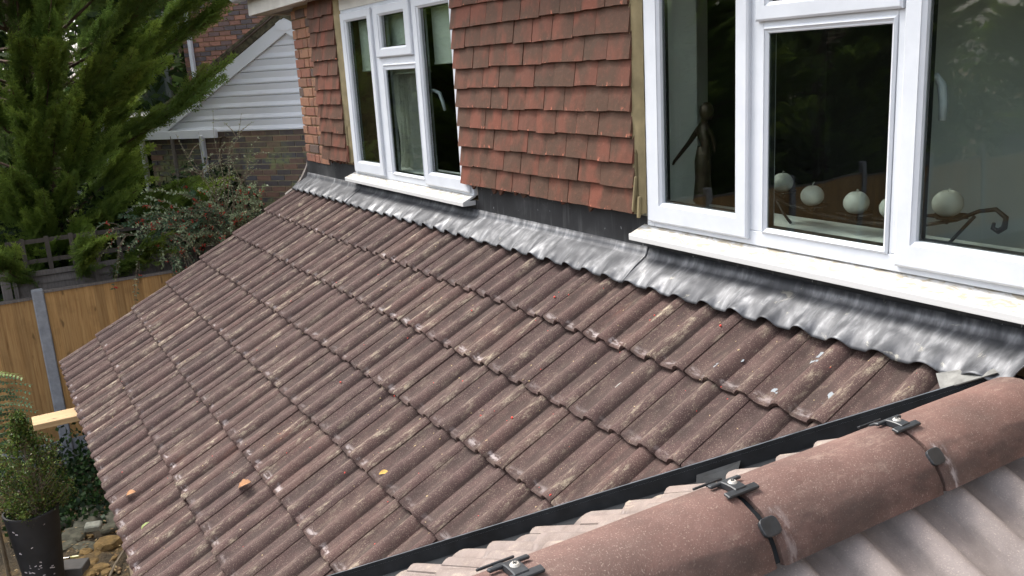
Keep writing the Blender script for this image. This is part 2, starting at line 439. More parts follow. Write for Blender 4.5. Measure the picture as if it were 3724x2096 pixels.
def mat_ground():
    m_, nt, b, _ = new_mat("garden_soil"); k = N(nt)
    c = k.coords(rand=False, world=True)
    col = k.ramp(k.noise(c, 2.2, 6, .68), [(.3, (.030,.024,.015)), (.48, (.075,.055,.030)), (.60, (.19,.125,.05)), (.75, (.30,.20,.08))])
    col = k.mix(k.mul(k.ss(k.noise(c, 45, 4, .7), .55, .72), .5), col, (.28,.22,.14))
    k.l(col, b.inputs['Base Color']); b.inputs['Roughness'].default_value = .95
    nb = k.bump(k.noise(c, 9, 6, .7), .9, .05); k.l(k.bump(k.noise(c, 60, 4, .7), .8, .01, nb), b.inputs['Normal'])
    return m_
M['ground'] = mat_ground()
def mat_bricktex():
    m_, nt, b, _ = new_mat("far_brick_courses"); k = N(nt)
    c = k.coords(rand=False)
    bt = k.n("ShaderNodeTexBrick"); k.l(c, bt.inputs['Vector'])
    bt.inputs['Color1'].default_value = (.10,.065,.055,1); bt.inputs['Color2'].default_value = (.19,.10,.07,1); bt.inputs['Mortar'].default_value = (.28,.22,.14,1)
    bt.inputs['Scale'].default_value = 1; bt.inputs['Brick Width'].default_value = .225; bt.inputs['Row Height'].default_value = .075; bt.inputs['Mortar Size'].default_value = .01
    k.l(bt.outputs[0], b.inputs['Base Color']); b.inputs['Roughness'].default_value = .9
    return m_
M['bricktex'] = mat_bricktex()

# ------------------------------------------------------------------ setting: ground
g = MB()
NG = 90; gx = np.linspace(-1, 1, NG); gx = np.sign(gx)*np.abs(gx)**3*120
gv = []
for j in range(NG):
    for i in range(NG):
        x, y = gx[i]-5.5, gx[j]-2.0
        r_ = math.hypot(x+5.5, y+2)
        z = GROUND+(0.05*mnoise.noise(Vector((x*1.7, y*1.7, 0)))+.03*mnoise.noise(Vector((x*6, y*6, 3))) if r_ < 12 else 0)
        gv.append((x, y, z))
g.add(gv, [(j*NG+i, j*NG+i+1, (j+1)*NG+i+1, (j+1)*NG+i) for j in range(NG-1) for i in range(NG-1)])
go = g.build("ground", M['ground'], smooth=True); tag(go, kind='structure')

# ------------------------------------------------------------------ the house
house = empty("house", (0, WALL_Y, GROUND))
tag(house, "brick house with brown lean-to roof, hung red clay tiles and white windows", "house")
roof = empty("lean_to_roof", (0, WALL_Y, 0.08), house)
gable = empty("gabled_roof", (RIDGE_X, -.5, RIDGE_Z), house)

def roll_h(u):
    h = 0
    for c_ in (.12, .27, -.03, .42):
        d = abs(u-c_)
        if d < .044: h = max(h, .034*math.cos(math.pi/2*d/.044)**.85)
    return h

US = [-.024, -.001, .0, .03, .058, .077, .083, .090, .098, .108, .12, .132, .142, .150, .157, .163, .185, .208, .227, .233, .240, .248, .258, .27, .281, .290, .2972]
def tile_bm(seed, length=.398, thick=.018):
    rnd = random.Random(seed)
    ys = [0, .006, .03, .12, .22, .323, length]
    bm = bmesh.new(); rows = []
    jit = [rnd.uniform(-.0018, .0018)+(-.004 if rnd.random() < .12 else 0) for _ in US]
    for iy, y in enumerate(ys):
        row = []
        for iu, u in enumerate(US):
            h = -.031+roll_h(max(0, u))
            if iu == 0: h = -.046
            if iu == 1: h = -.044
            yy = y+(jit[iu]*-1 if iy == 0 else (jit[iu]*-1 if iy == 1 else 0))
            z = h-.024*y/.323
            if iy == 0: z -= .0035+abs(jit[iu])*.8
            row.append(bm.verts.new((u, yy, z)))
        rows.append(row)
    for a, b in zip(rows, rows[1:]):
        for i in range(len(US)-1):
            bm.faces.new((a[i], a[i+1], b[i+1], b[i]))
    # front face with a ragged lower lip, side face on the right, underside
    low = [bm.verts.new((v.co.x, v.co.y+.002, v.co.z-thick+.0035+rnd.uniform(-.0016, .0012))) for v in rows[0]]
    for i in range(len(US)-1): bm.faces.new((low[i], low[i+1], rows[0][i+1], rows[0][i]))
    back = [bm.verts.new((v.co.x, v.co.y, v.co.z-thick)) for v in rows[-1]]
    for i in range(len(US)-1): bm.faces.new((low[i+1], low[i], back[i], back[i+1]))
    for i in range(len(US)-1): bm.faces.new((rows[-1][i], rows[-1][i+1], back[i+1], back[i]))
    bm.faces.new([r[-1] for r in rows]+[back[-1], low[-1]])
    bm.faces.new([low[0], back[0]]+[r[0] for r in rows[::-1]])
    for f in bm.faces: f.smooth = True
    bm.normal_update()
    for e in bm.edges: e.smooth = not (len(e.link_faces) != 2 or e.calc_face_angle(0) > .7)
    return bm

TILE_ME = []
for s_ in range(6):
    bm = tile_bm(s_); me = bpy.data.meshes.new("roof_tile"); bm.to_mesh(me); bm.free(); TILE_ME.append(me)

def place_tiles(parent, M_tile, xs, rows, mat, cuts, name="roof_tile", rnd=random.Random(5), cutmat=None):
    """M_tile(x, s) -> world matrix of a tile whose nose is s down the slope; cuts: planes (co, no) whose far side goes"""
    n = 0
    for s, x in [(s, x) for s in rows for x in xs]:
        mw = M_tile(x, s)
        mw = mw @ Matrix.Translation((0, rnd.uniform(-.0025, .0025), rnd.uniform(-.0012, .0018))) @ Matrix.Rotation(rnd.uniform(-.004, .004), 4, 'Z') @ Matrix.Rotation(rnd.uniform(-.004, .004), 4, 'X')
        corners = [mw @ Vector((a, b, 0)) for a in (-.02, .3) for b in (0, .398)]
        k = rnd.randrange(6); me = TILE_ME[k]; mt = mat; cut = False; gone = False
        for co, no in cuts:
            d = [(c_-co).dot(no) for c_ in corners]
            if min(d) > -.01: gone = True
            elif max(d) > 0: cut = True
        if gone: continue
        if cut:
            bm = tile_bm(k+10)
            inv = mw.inverted()
            for co, no in cuts:
                lc = inv @ co; ln = (inv.to_3x3() @ no).normalized()
                r = bmesh.ops.bisect_plane(bm, geom=bm.verts[:]+bm.edges[:]+bm.faces[:], plane_co=lc, plane_no=ln, clear_outer=True)
                eds = [e for e in r['geom_cut'] if isinstance(e, bmesh.types.BMEdge) and e.is_valid]
                if eds:
                    try: bmesh.ops.triangle_fill(bm, edges=eds, use_beauty=True)
                    except Exception: pass
            if len(bm.faces) < 3: bm.free(); continue
            me = bpy.data.meshes.new("cut_roof_tile"); bm.to_mesh(me); bm.free()
            if cutmat: mt = cutmat
            me.materials.append(mt)
            link(name, me, None, parent, mw)
        else:
            if len(me.materials) == 0 or me.materials[0] != mt:
                key = (k, mt.name)
                if key not in TCACHE:
                    me2 = me.copy(); me2.materials.clear(); me2.materials.append(mt); TCACHE[key] = me2
                me = TCACHE[key]
            link(name, me, None, parent, mw)
        n += 1
    return n
TCACHE = {}

def M_main(x, s):
    X = Vector((1,0,0)); Y = Vector((0, CT, ST)); Z = Vector((0, -ST, CT))
    m_ = Matrix((X, Y, Z)).transposed().to_4x4(); m_.translation = Vector((x, -s*CT, -s*ST)); return m_
def M_gl(y, s):      # slope falling towards -x; s measured from the ridge
    X = Vector((0,-1,0)); Y = Vector((CT, 0, ST)); Z = Vector((-ST, 0, CT))
    m_ = Matrix((X, Y, Z)).transposed().to_4x4(); m_.translation = Vector((RIDGE_X-s*CT, y, RIDGE_Z-s*ST)); return m_
def M_gr(y, s):      # slope falling towards +x
    X = Vector((0,1,0)); Y = Vector((-CT, 0, ST)); Z = Vector((ST, 0, CT))
    m_ = Matrix((X, Y, Z)).transposed().to_4x4(); m_.translation = Vector((RIDGE_X+s*CT, y, RIDGE_Z-s*ST)); return m_

dn = Vector((1, -1, 0)).normalized()
rows_main = [NOSE1+k*GAUGE for k in range(7)]
xs_main = [-4.77+.3*i for i in range(22)]
place_tiles(roof, M_main, xs_main, rows_main, M['tile'],
            [(Vector((1.508, 0, 0)), dn), (Vector((-4.528, 0, 0)), Vector((-1, 0, 0)))])
# cut slope between valley and ridge, and the far slope of the small gable
ys_g = [-.517-.12+.15*0+.3*i for i in range(-9, 3)]
place_tiles(gable, M_gl, [y+.0 for y in [.55-.3*i for i in range(0, 12)]], [.30+k*GAUGE for k in range(8)], M['tile_cut'],
            [(Vector((VC-.030, 0, 0)), -dn), (Vector((0, .13, 0)), Vector((0, 1, 0))), (Vector((RIDGE_X-.01, 0, 0)), Vector((1, 0, 0)))])
YR0 = -.517-.12
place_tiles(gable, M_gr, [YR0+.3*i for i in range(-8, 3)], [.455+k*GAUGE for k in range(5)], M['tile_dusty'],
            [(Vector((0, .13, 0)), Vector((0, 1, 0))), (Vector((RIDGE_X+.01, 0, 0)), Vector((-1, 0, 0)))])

# roof decks below the tiles
EAVE_S = NOSE1+6*GAUGE
d = MB()
def slope_pt(x, s, h): return Vector((x, -s*CT-h*ST, -s*ST+h*CT))
q = [(-4.50, -.16), (1.42, -.16), (1.42, -.05), (1.42-EAVE_S*CT+.10, EAVE_S-.06), (-4.50, EAVE_S-.06)]
vt = [slope_pt(x, s, -.062) for x, s in q]; vb = [v+Vector((0,0,-.03)) for v in vt]; n_ = len(q)
d.add(vt+vb, [tuple(range(n_)), tuple(range(2*n_-1, n_-1, -1))]+[(i, n_+i, n_+(i+1) % n_, (i+1) % n_) for i in range(n_)])
d.build("roof_deck", M['undercloak'], roof)
d = MB()
apex = [Vector((RIDGE_X, .14, RIDGE_Z-.07)), Vector((RIDGE_X, -2.7, RIDGE_Z-.07))]
d.add([apex[0], apex[1], Vector((RIDGE_X+1.7, -2.7, RIDGE_Z-.07-1.7*TT)), Vector((RIDGE_X+1.7, .14, RIDGE_Z-.07-1.7*TT))], [(0,1,2,3)])
d.add([apex[0]+Vector((0,-.06,0)), apex[1], Vector((-1.0, -2.7, RIDGE_Z-.075-2.8*TT))], [(0,1,2)])
d.build("roof_deck", M['undercloak'], gable)
# verge board and undercloak on the far end, eaves fascia and gutter
d = MB()
a0, a1 = slope_pt(-4.49, -.15, -.065), slope_pt(-4.49, EAVE_S, -.065)
d.add([a0, a1, a1+Vector((0,0,-.17)), a0+Vector((0,0,-.17))]+[p_+Vector((.02,0,0)) for p_ in (a0, a1, a1+Vector((0,0,-.17)), a0+Vector((0,0,-.17)))],
      [(0,1,2,3),(7,6,5,4),(0,4,5,1),(1,5,6,2),(2,6,7,3),(3,7,4,0)])
d.build("verge_board", M['darkwood'], roof)
e_ = slope_pt(0, EAVE_S, 0)
MB().box(-4.47, -.45, e_.y+.07, e_.y+.09, e_.z-.22, e_.z-.06).build("fascia_board", M['upvc'], roof)
gv = MB()
pr = [(e_.y+.115+.055*math.cos(t), e_.z-.085+.055*math.sin(t)) for t in [math.pi+math.pi*i/10 for i in range(11)]]
pr2 = [(e_.y+.115+.051*math.cos(t), e_.z-.085+.051*math.sin(t)) for t in [2*math.pi-math.pi*i/10 for i in range(11)]]
gv.prism(pr+pr2, -4.45, -.5, 'yz'); gv.build("eaves_gutter", M['black'], roof)
# lean-to walls below the roof
lw = MB()
lw.box(-4.40, -4.20, e_.y+.22, WALL_Y, GROUND-.1, -1.02)
lw.box(-4.20, 3.2, e_.y+.22, e_.y+.42, GROUND-.1, -1.24)
lw.prism([(e_.y+.22, -1.02), (WALL_Y, -1.02), (WALL_Y, -.06)], -4.40, -4.20, 'yz')
lw.build("lean_to_wall", M['bricktex'], house)

# ---- valley: trough and raised rail, running down at 45 degrees in plan
def valley_pt(t, off, h):      # t metres outwards from the wall in plan (-y), off across, h above the line of the two slopes
    return Vector((VC-t+off*.7071, -t-off*.7071*-1*-1, -t*TT+h))
def vp(t, off, h):
    return Vector((VC-t, -t, -t*TT)) + Vector((.7071, -.7071, 0))*off + Vector((0, 0, h))
tr = MB()
prof = [(-.062, .006), (-.061, .022), (-.050, .024), (-.048, -.030), (-.01, -.052), (.05, -.046), (.13, .0), (.13, -.006), (.05, -.052), (-.01, -.058), (-.045, -.036), (-.047, .012)]
T0, T1 = .02, 2.05
n_ = len(prof); segs = 24
vv = []
for i in range(segs+1):
    t = T0+(T1-T0)*i/segs
    wob = .0012*math.sin(i*1.3)
    vv += [vp(t, a+wob, b) for a, b in prof]
ff = [(i*n_+j, i*n_+(j+1) % n_, (i+1)*n_+(j+1) % n_, (i+1)*n_+j) for i in range(segs) for j in range(n_)]
ff += [tuple(range(n_)), tuple(segs*n_+j for j in range(n_))[::-1]]
mi = []
for i in range(segs):
    for j in range(n_): mi.append(0 if j in (0, 1, 11) else 1)
mi += [1, 1]
me = mesh("valley_trough", vv, ff); me.materials.append(M['valley']); me.materials.append(M['valley_dark'])
me.polygons.foreach_set("material_index", mi)
vt_ = link("valley_trough", me, None, gable)
# lapped flap of the trough and pale lead piece at the valley head
fl = MB(); fl.add([vp(.47, -.040, -.004), vp(.56, -.040, -.008), vp(.56, .0, -.040), vp(.48, .02, -.030), vp(.47,-.040,-.008), vp(.56,-.040,-.012), vp(.56,.0,-.044), vp(.48,.02,-.034)], [(0,1,2,3),(7,6,5,4),(0,4,5,1),(1,5,6,2),(2,6,7,3),(3,7,4,0)])
fl.build("valley_lap", M['valley_dark'], gable)
pl = MB()
def rp(x, s, h): return slope_pt(x, s, h)
pts = [(1.405, .018, .000), (1.448, .066, .000), (1.475, .045, .002), (1.56, -.03, .016), (1.53, -.05, .006), (1.45, -.02, -.004)]
pl.add([rp(*p_) for p_ in pts]+[rp(p_[0], p_[1], p_[2]-.003) for p_ in pts], [tuple(range(6)), tuple(range(11, 5, -1))]+[(i, 6+i, 6+(i+1) % 6, (i+1) % 6) for i in range(6)])
pl.build("lead_saddle", M['pale_lead'], gable)

# ---- ridge tiles with union clips
def ridge_mesh(L=.437, R=.128, th=.016, seed=0):
    rnd = random.Random(seed); bm = bmesh.new()
    A = 20; ys = [0, .006, .07, .16, .25, .34, L-.006, L]
    half = math.radians(76)
    def ring(R_, ys_, shrink):
        rr = []
        for iy, y in enumerate(ys_):
            row = []
            for i in range(A+1):
                a = -half+2*half*i/A
                e = (.0035 if iy in (0, len(ys_)-1) and shrink else 0)
                r2 = R_-e+rnd.uniform(-.0006, .0006)
                j = rnd.uniform(-.0015, .0015) if iy in (0, len(ys_)-1) else 0
                row.append(bm.verts.new((r2*math.sin(a)*.92, y+j, r2*math.cos(a)-R)))
            rr.append(row)
        return rr
    o = ring(R, ys, True); n2 = ring(R-th, [0, L], False)
    for a, b in zip(o, o[1:]):
        for i in range(A): bm.faces.new((a[i], a[i+1], b[i+1], b[i]))
    for i in range(A): bm.faces.new((n2[0][i+1], n2[0][i], n2[1][i], n2[1][i+1]))
    for r_, q_ in ((o[0], n2[0]), (n2[1], o[-1])):
        for i in range(A): bm.faces.new((r_[i+1], r_[i], q_[i], q_[i+1]))
    bm.faces.new([r[0] for r in o]+[n2[1][0], n2[0][0]]); bm.faces.new([n2[0][-1], n2[1][-1]]+[r[-1] for r in o[::-1]])
    bmesh.ops.recalc_face_normals(bm, faces=bm.faces)
    for f in bm.faces: f.smooth = True
    for e in bm.edges: e.smooth = not (len(e.link_faces) != 2 or e.calc_face_angle(0) > .7)
    me = bpy.data.meshes.new("ridge_tile"); bm.to_mesh(me); bm.free(); return me
JOINTS = [-.722, -1.166, -1.611, -2.055]
TOPZ = .153
starts = [-.285]+JOINTS
for i, y in enumerate(starts):
    me = ridge_mesh(L=.427, seed=i)
    rt_ = link("ridge_tile", me, M['ridge'], gable, Matrix.Translation((1.797, y-.438, TOPZ)) @ Matrix.Rotation(random.Random(i).uniform(-.006, .006), 4, 'Z'))
def on_ridge(a, y, h=0):
    R = .128
    return Vector((1.797+(R+h)*math.sin(a)*.92, y, TOPZ-R+(R+h)*math.cos(a)))
for y in JOINTS:
    yj = y-.002
    # union band below the joint
    b = MB(); nn = 22; ha = math.radians(74)
    v = []
    for i in range(nn+1):
        a = -ha+2*ha*i/nn
        v += [on_ridge(a, yj-.014, -.013), on_ridge(a, yj+.017, -.013), on_ridge(a, yj+.017, -.022), on_ridge(a, yj-.014, -.022)]
    b.add(v, [(i*4+j, i*4+(j+1) % 4, (i+1)*4+(j+1) % 4, (i+1)*4+j) for i in range(nn) for j in range(4)]+[(0,1,2,3),(nn*4+3, nn*4+2, nn*4+1, nn*4)])
    band = b.build("ridge_union_band", M['valley_dark'], gable)
    # clip: stalk along the joint with cross bars on either side, screw on top
    c_ = MB()
    def bar(a0, a1, y0, y1, h0, h1, n=6):
        v = []
        for i in range(n+1):
            a = a0+(a1-a0)*i/n
            v += [on_ridge(a, y0, h0), on_ridge(a, y1, h0), on_ridge(a, y1, h1), on_ridge(a, y0, h1)]
        c_.add(v, [(i*4+j, i*4+(j+1) % 4, (i+1)*4+(j+1) % 4, (i+1)*4+j) for i in range(n) for j in range(4)]+[(0,1,2,3),(n*4+3, n*4+2, n*4+1, n*4)])
    bar(-.16, .15, yj-.013, yj+.013, -.001, .012)      # stalk
    bar(.10, .22, yj-.036, yj+.036, .004, .010)        # near cross bar
    bar(-.22, -.14, yj-.036, yj+.036, .004, .010)      # middle cross bar
    bar(-.60, -.54, yj-.034, yj+.034, .002, .007)      # far tab
    bar(-.56, -.20, yj-.007, yj+.007, -.003, .003)
    clip = c_.build("ridge_clip", M['black'], gable, bevel=.0015)
    s_ = MB(); p0 = on_ridge(-.02, yj, .0125)
    s_.lathe([(0, .0035), (.006, .003), (.0085, 0), (.0085, -.004), (0, -.004)], p0, 14)
    s_.box(p0.x-.0035, p0.x+.0035, p0.y-.0008, p0.y+.0008, p0.z+.003, p0.z+.0042, 1)
    s_.box(p0.x-.0008, p0.x+.0008, p0.y-.0035, p0.y+.0035, p0.z+.0034, p0.z+.0045, 1)
    so = s_.build("screw", [M['screw'], M['black']], clip)
    pad = MB(); v = []
    ang = .78
    # round-cornered pad on the near side
    n8 = 16
    for hh in (-.001, .007):
        for i in range(n8):
            t = 2*math.pi*i/n8; cx = math.copysign(abs(math.cos(t))**.55, math.cos(t)); cy = math.copysign(abs(math.sin(t))**.55, math.sin(t))
            v.append(on_ridge(ang+cx*.13, yj+cy*.020, hh))
    pad.add(v, [tuple(range(n8))[::-1], tuple(range(n8, 2*n8))]+[(i, (i+1) % n8, n8+(i+1) % n8, n8+i) for i in range(n8)])
    pad.build("clip_pad", M['black'], clip, bevel=.001)

# ---- lead flashing
def flash_z(x, f):
    """height above the main slope plane; f = 0 at the fold, 1 at the front edge"""
    r_ = roll_h(((x+4.77) % .3))
    prof_ = -.031+.010+r_*(.72+.5*mnoise.noise(Vector((x*1.9, 2.2, 0))))
    k_ = f**(3.2+1.5*mnoise.noise(Vector((x*2.7, 7, 0))))
    z = (1-k_)*.004+k_*prof_
    z += .0045*mnoise.noise(Vector((x*7, f*2.5, 1)))*math.sin(math.pi*min(1, f*1.0))
    z += .0030*mnoise.noise(Vector((x*9, f*3, 4)))*f
    return z
def gable_lift(x, y):
    gz = max((x-VC)*TT if x < RIDGE_X else RIDGE_Z-(x-RIDGE_X)*TT, -9)
    dx = abs(x-1.797)
    if dx < .13: gz = max(gz, TOPZ-.128+math.sqrt(max(0, .128**2-dx*dx))-.03)
    base = y*TT
    t = gz+.030-base
    return .5*(t+math.sqrt(t*t+.0009)) if x > 1.3 else 0
def flashing(x0, x1, lift, name="lead_flashing", front=0.0):
    nx = int((x1-x0)/.011); nf = 18
    v = []
    for i in range(nx+1):
        x = x0+(x1-x0)*i/nx
        for j in range(nf+1):
            f = j/nf
            yf = WALL_Y-.004
            s = -(yf/CT)*(1-f)+f*(.004*mnoise.noise(Vector((x*5, 0, 9)))+front)
            xs_ = x
            if i < 3 or i > nx-3: pass
            p_ = slope_pt(xs_, s, flash_z(x, f)+lift)
            p_.z += gable_lift(x, p_.y)
            if j == 0: p_.z += .030
            if j == 1: p_.z += .010
            v.append(p_)
    n2 = nf+1
    me = mesh(name, v, [(i*n2+j, i*n2+j+1, (i+1)*n2+j+1, (i+1)*n2+j) for i in range(nx) for j in range(nf)])
    o = link(name, me, M['lead'], roof, smooth=True)
    so = o.modifiers.new("thickness", 'SOLIDIFY'); so.thickness = .0025; so.offset = 1
    return o
flashing(-4.535, -3.27, .0045)
flashing(-3.31, -1.47, .0015)
flashing(-1.51, -.03, .006)
flashing(-.07, 2.6, .002)

# ---- dark lead upstand, walls, sills
def wallbox(x0, x1, z0, z1, y0=WALL_Y+.004, y1=.40, mat='mortar', name="wall"):
    return MB().box(x0, x1, y0, y1, z0, z1).build(name, M[mat], house)
wallbox(-4.46, 6, GROUND, .170, mat='mortar', y0=WALL_Y+.006)
wallbox(-4.46, -3.33, .1702, 1.42, y0=WALL_Y+.006)
wallbox(-1.53, -.03, .1702, 1.42)
wallbox(1.83, 6, .1702, 3.6)
wallbox(-3.33, -1.53, 1.325, 1.42, mat='soffit', y0=.125, name="lintel_board")
wallbox(-.03, 1.83, 1.325, 3.6)
wallbox(-4.46, 6, 1.4202, 3.6, y0=WALL_Y+.012)
# side wall of the house
MB().box(-4.46, -4.20, .401, 8, GROUND, 3.6).build("side_wall", M['bricktex'], house)
def upstand(x0, x1, z1):
    nx = max(2, int((x1-x0)/.03)); v = []
    for i in range(nx+1):
        x = x0+(x1-x0)*i/nx
        for j in range(7):
            z = .078+(z1-.078)*j/6
            v.append((x, WALL_Y-.003-.002*mnoise.noise(Vector((x*6, z*9, 0)))-(.006 if j == 0 else 0), z))
    me = mesh("lead_upstand", v, [(i*7+j, (i+1)*7+j, (i+1)*7+j+1, i*7+j+1) for i in range(nx) for j in range(6)])
    o = link("lead_upstand", me, M['lead_dark'], house, smooth=True)
    return o
upstand(-4.50, -3.30, .245); upstand(-3.30, -1.512, .17); upstand(-1.515, -.012, .248); upstand(-.012, 3.0, .18)
# pale strip of wall above the upstand under the hung tiles
MB().box(-1.515, -.012, WALL_Y-.004, WALL_Y+.02, .249, .40).build("wall_render", M['palebrick'], house)

# ---- quoin bricks
rnd = random.Random(11)
z = .215; row = 0
bk_h = .065
qroot = empty("brick_quoin", (-4.46, WALL_Y, .2), house)
while z < 1.40:
    x = -4.468 if row % 2 else -4.468
    wid = [.102, .215, .215] if row % 2 else [.215, .102, .215]
    for w_ in wid:
        if x > -3.95: break
        MB().box(x+rnd.uniform(0, .003), min(x+w_, -3.9), WALL_Y-.008-rnd.uniform(0, .004), WALL_Y+.1, z+rnd.uniform(-.002, .002), z+bk_h+rnd.uniform(-.002, .002)).build("brick", M['brick'], qroot, bevel=.004)
        x += w_+.010
    # returning face round the corner
    z += bk_h+.010; row += 1

# ---- hung clay tiles
def clay_mesh(w_, h_, seed):
    rnd_ = random.Random(seed); bm = bmesh.new()
    nx, nz = 4, 3; th = .012; fr = []; bk = []
    sl = rnd_.uniform(-.003, .003)
    for j in range(nz+1):
        for i in range(nx+1):
            x = w_*i/nx; z_ = h_*j/nz
            y = -.004*math.sin(math.pi*i/nx)+rnd_.uniform(-.0006, .0006)-.0022*(1-j/nz)
            zz = z_+(sl*(i/nx-.5)+rnd_.uniform(-.0015, .0015) if j == 0 else 0)
            fr.append(bm.verts.new((x, y, zz))); bk.append(bm.verts.new((x, y+th, zz)))
    def F(L, i, j): return L[j*(nx+1)+i]
    for j in range(nz):
        for i in range(nx):
            bm.faces.new((F(fr, i, j), F(fr, i+1, j), F(fr, i+1, j+1), F(fr, i, j+1)))
    for i in range(nx):
        bm.faces.new((F(bk, i, 0), F(bk, i+1, 0), F(fr, i+1, 0), F(fr, i, 0)))
        bm.faces.new((F(fr, i, nz), F(fr, i+1, nz), F(bk, i+1, nz), F(bk, i, nz)))
    for j in range(nz):
        bm.faces.new((F(fr, 0, j), F(fr, 0, j+1), F(bk, 0, j+1), F(bk, 0, j)))
        bm.faces.new((F(fr, nx, j+1), F(fr, nx, j), F(bk, nx, j), F(bk, nx, j+1)))
    me = bpy.data.meshes.new("hung_tile"); bm.to_mesh(me); bm.free(); return me
CL = {}
def hung_panel(x0, x1, zb, ztop, wtile, ft, nm, edge_half=True, seed=3, upto=99):
    rnd_ = random.Random(seed)
    root = empty(nm, ((x0+x1)/2, .1, zb), house)
    g_ = .1039; z = zb; r = 0
    while z < ztop and r < upto:
        x = x0+rnd_.uniform(-.004, .003); ws = []
        first = wtile*(1.38 if (r % 2 == 0) else .93) if edge_half else wtile*(.5 if r % 2 else 1)
        cur = x+first; cuts_ = [x, cur]
        while cur+wtile*1.75 < x1: cur += wtile; cuts_.append(cur)
        cuts_.append(x1+rnd_.uniform(-.004, .004))
        for a, b in zip(cuts_, cuts_[1:]):
            w_ = round(b-a-.003, 3)
            key = (w_, rnd_.randrange(4)); me = CL.get(key)
            if me is None: me = clay_mesh(w_, .150 if z+.15 < 1.43 else max(.03, 1.425-z), hash(key) % 999); CL[key] = me
            dz = rnd_.uniform(-.004, .004)
            tilt = -(.0155/.104)+rnd_.uniform(-.012, .012)
            mw = Matrix.Translation((a, ft+rnd_.uniform(-.002, .002), z+dz)) @ Matrix.Rotation(tilt, 4, 'X') @ Matrix.Rotation(rnd_.uniform(-.006, .006), 4, 'Y')
            link("hung_tile", me, M['clay'], root, mw, smooth=False)
        z += g_; r += 1
    return root
# tiles lean: foot proud, head in
hung_panel(-1.598, -.062, .266, 1.41, .1655, .088, "hung_tile_panel", seed=4)
hung_panel(-3.93, -3.395, .272, 1.40, .1655, .090, "hung_tile_panel", edge_half=False, seed=8)
# battens/backing behind panels
MB().box(-1.56, -.075, .112, WALL_Y+.002, .40, 1.415).build("tile_batten_backing", M['darkwood'], house)
MB().box(-3.90, -3.40, .112, WALL_Y+.002, .40, 1.395).build("tile_batten_backing", M['darkwood'], house)
# broken undereaves tiles poking out below the bottom course
rnd = random.Random(5)
for xc in [-1.50, -1.27, -1.20, -1.05, -.97, -.90, -.84, -.62, -.56, -.40, -.33]:
    w_ = rnd.uniform(.03, .05); dp = rnd.uniform(.018, .046)
    MB().prism([(xc-w_, .30), (xc-w_*.8, .275-.2*dp), (xc-w_*.2, .275-dp), (xc+w_*.25, .275-dp*.75), (xc+w_*.8, .275-dp*.15), (xc+w_, .30)], .112, .124, 'xz').build("broken_under_tile", M['clay'], house)
for xc in [-3.78, -3.66, -3.60, -3.52, -3.44]:
    w_ = .04; dp = rnd.uniform(.02, .04)
    MB().prism([(xc-w_, .30), (xc-w_*.8, .275-.2*dp), (xc-w_*.1, .275-dp), (xc+w_*.8, .275-dp*.15), (xc+w_, .30)], .112, .124, 'xz').build("broken_under_tile", M['clay'], house)
# mortar fillets beside the windows, cracked and slipping at the foot
def fillet(x0, x1, z0, z1, ya, yb, seed):
    rnd_ = random.Random(seed); bm = bmesh.new(); nz = 60; nx = 8; g_ = []
    for j in range(nz+1):
        z = z0+(z1-z0)*j/nz
        for i in range(nx+1):
            f = i/nx; x = x0+(x1-x0)*f
            y = ya+(yb-ya)*f-.004*math.sin(f*math.pi)+.0035*mnoise.noise(Vector((x*30, z*14, seed)))
            zz = z+(.02*mnoise.noise(Vector((x*60, 0, seed))) if j == 0 else 0)
            # long crack near the foot
            cx = x0+(x1-x0)*(.30+.12*(z-z0)/.3)
            if z < z0+.26 and abs(x-cx) < (x1-x0)*.075: y += .022
            g_.append(bm.verts.new((x, y, zz)))
    for j in range(nz):
        for i in range(nx):
            a = j*(nx+1)+i; bm.faces.new((g_[a], g_[a+1], g_[a+nx+2], g_[a+nx+1]))
    me = bpy.data.meshes.new("mortar_fillet"); bm.to_mesh(me); bm.free()
    o = link("mortar_fillet", me, M['fillet'], house)
    so = o.modifiers.new("t", 'SOLIDIFY'); so.thickness = .012; so.offset = -1
    return o
fillet(-.072, -.020, .262, 1.41, .100, .126, 1)
fillet(-3.405, -3.318, .270, 1.40, .104, .128, 2)
fb = MB(); fb.obox((-.058, .094, .345), (1,0,0), (0,1,0), (.16,0,1), .005, .006, .075)
fb.obox((-.040, .102, .292), (1,0,0), (0,1,0), (.10,0,1), .007, .006, .045)
fb.build("loose_fillet_piece", M['fillet'], house, bevel=.002)
fb = MB(); fb.obox((-3.362, .096, .335), (1,0,0), (0,1,0), (.05,0,1), .008, .006, .06); fb.build("loose_fillet_piece", M['clay'], house, bevel=.002)

# ---- windows
def frame_rect(mb, x0, x1, z0, z1, wl, wr, wb, wt, y0, y1):
    """mitred rectangular ring; outer x0..x1 z0..z1"""
    o = [(x0, z0), (x1, z0), (x1, z1), (x0, z1)]; i_ = [(x0+wl, z0+wb), (x1-wr, z0+wb), (x1-wr, z1-wt), (x0+wl, z1-wt)]
    ch = .007
    oc = [(x0+ch, z0+ch), (x1-ch, z0+ch), (x1-ch, z1-ch), (x0+ch, z1-ch)]
    bd = .012
    ib = [(x0+wl-bd, z0+wb-bd), (x1-wr+bd, z0+wb-bd), (x1-wr+bd, z1-wt+bd), (x0+wl-bd, z1-wt+bd)]
    rings = [(o, y1), (o, y0+ch*.8), (oc, y0), (ib, y0), (ib, y0+.003), (i_, y0+.011), (i_, y1)]
    v = [(a, y, b) for r_, y in rings for a, b in r_]
    f = []
    for k in range(len(rings)-1):
        for j in range(4): f.append((k*4+j, k*4+(j+1) % 4, (k+1)*4+(j+1) % 4, (k+1)*4+j))
    k = len(rings)-1
    for j in range(4): f.append((k*4+j, k*4+(j+1) % 4, (j+1) % 4, j))
    mb.add(v, f)
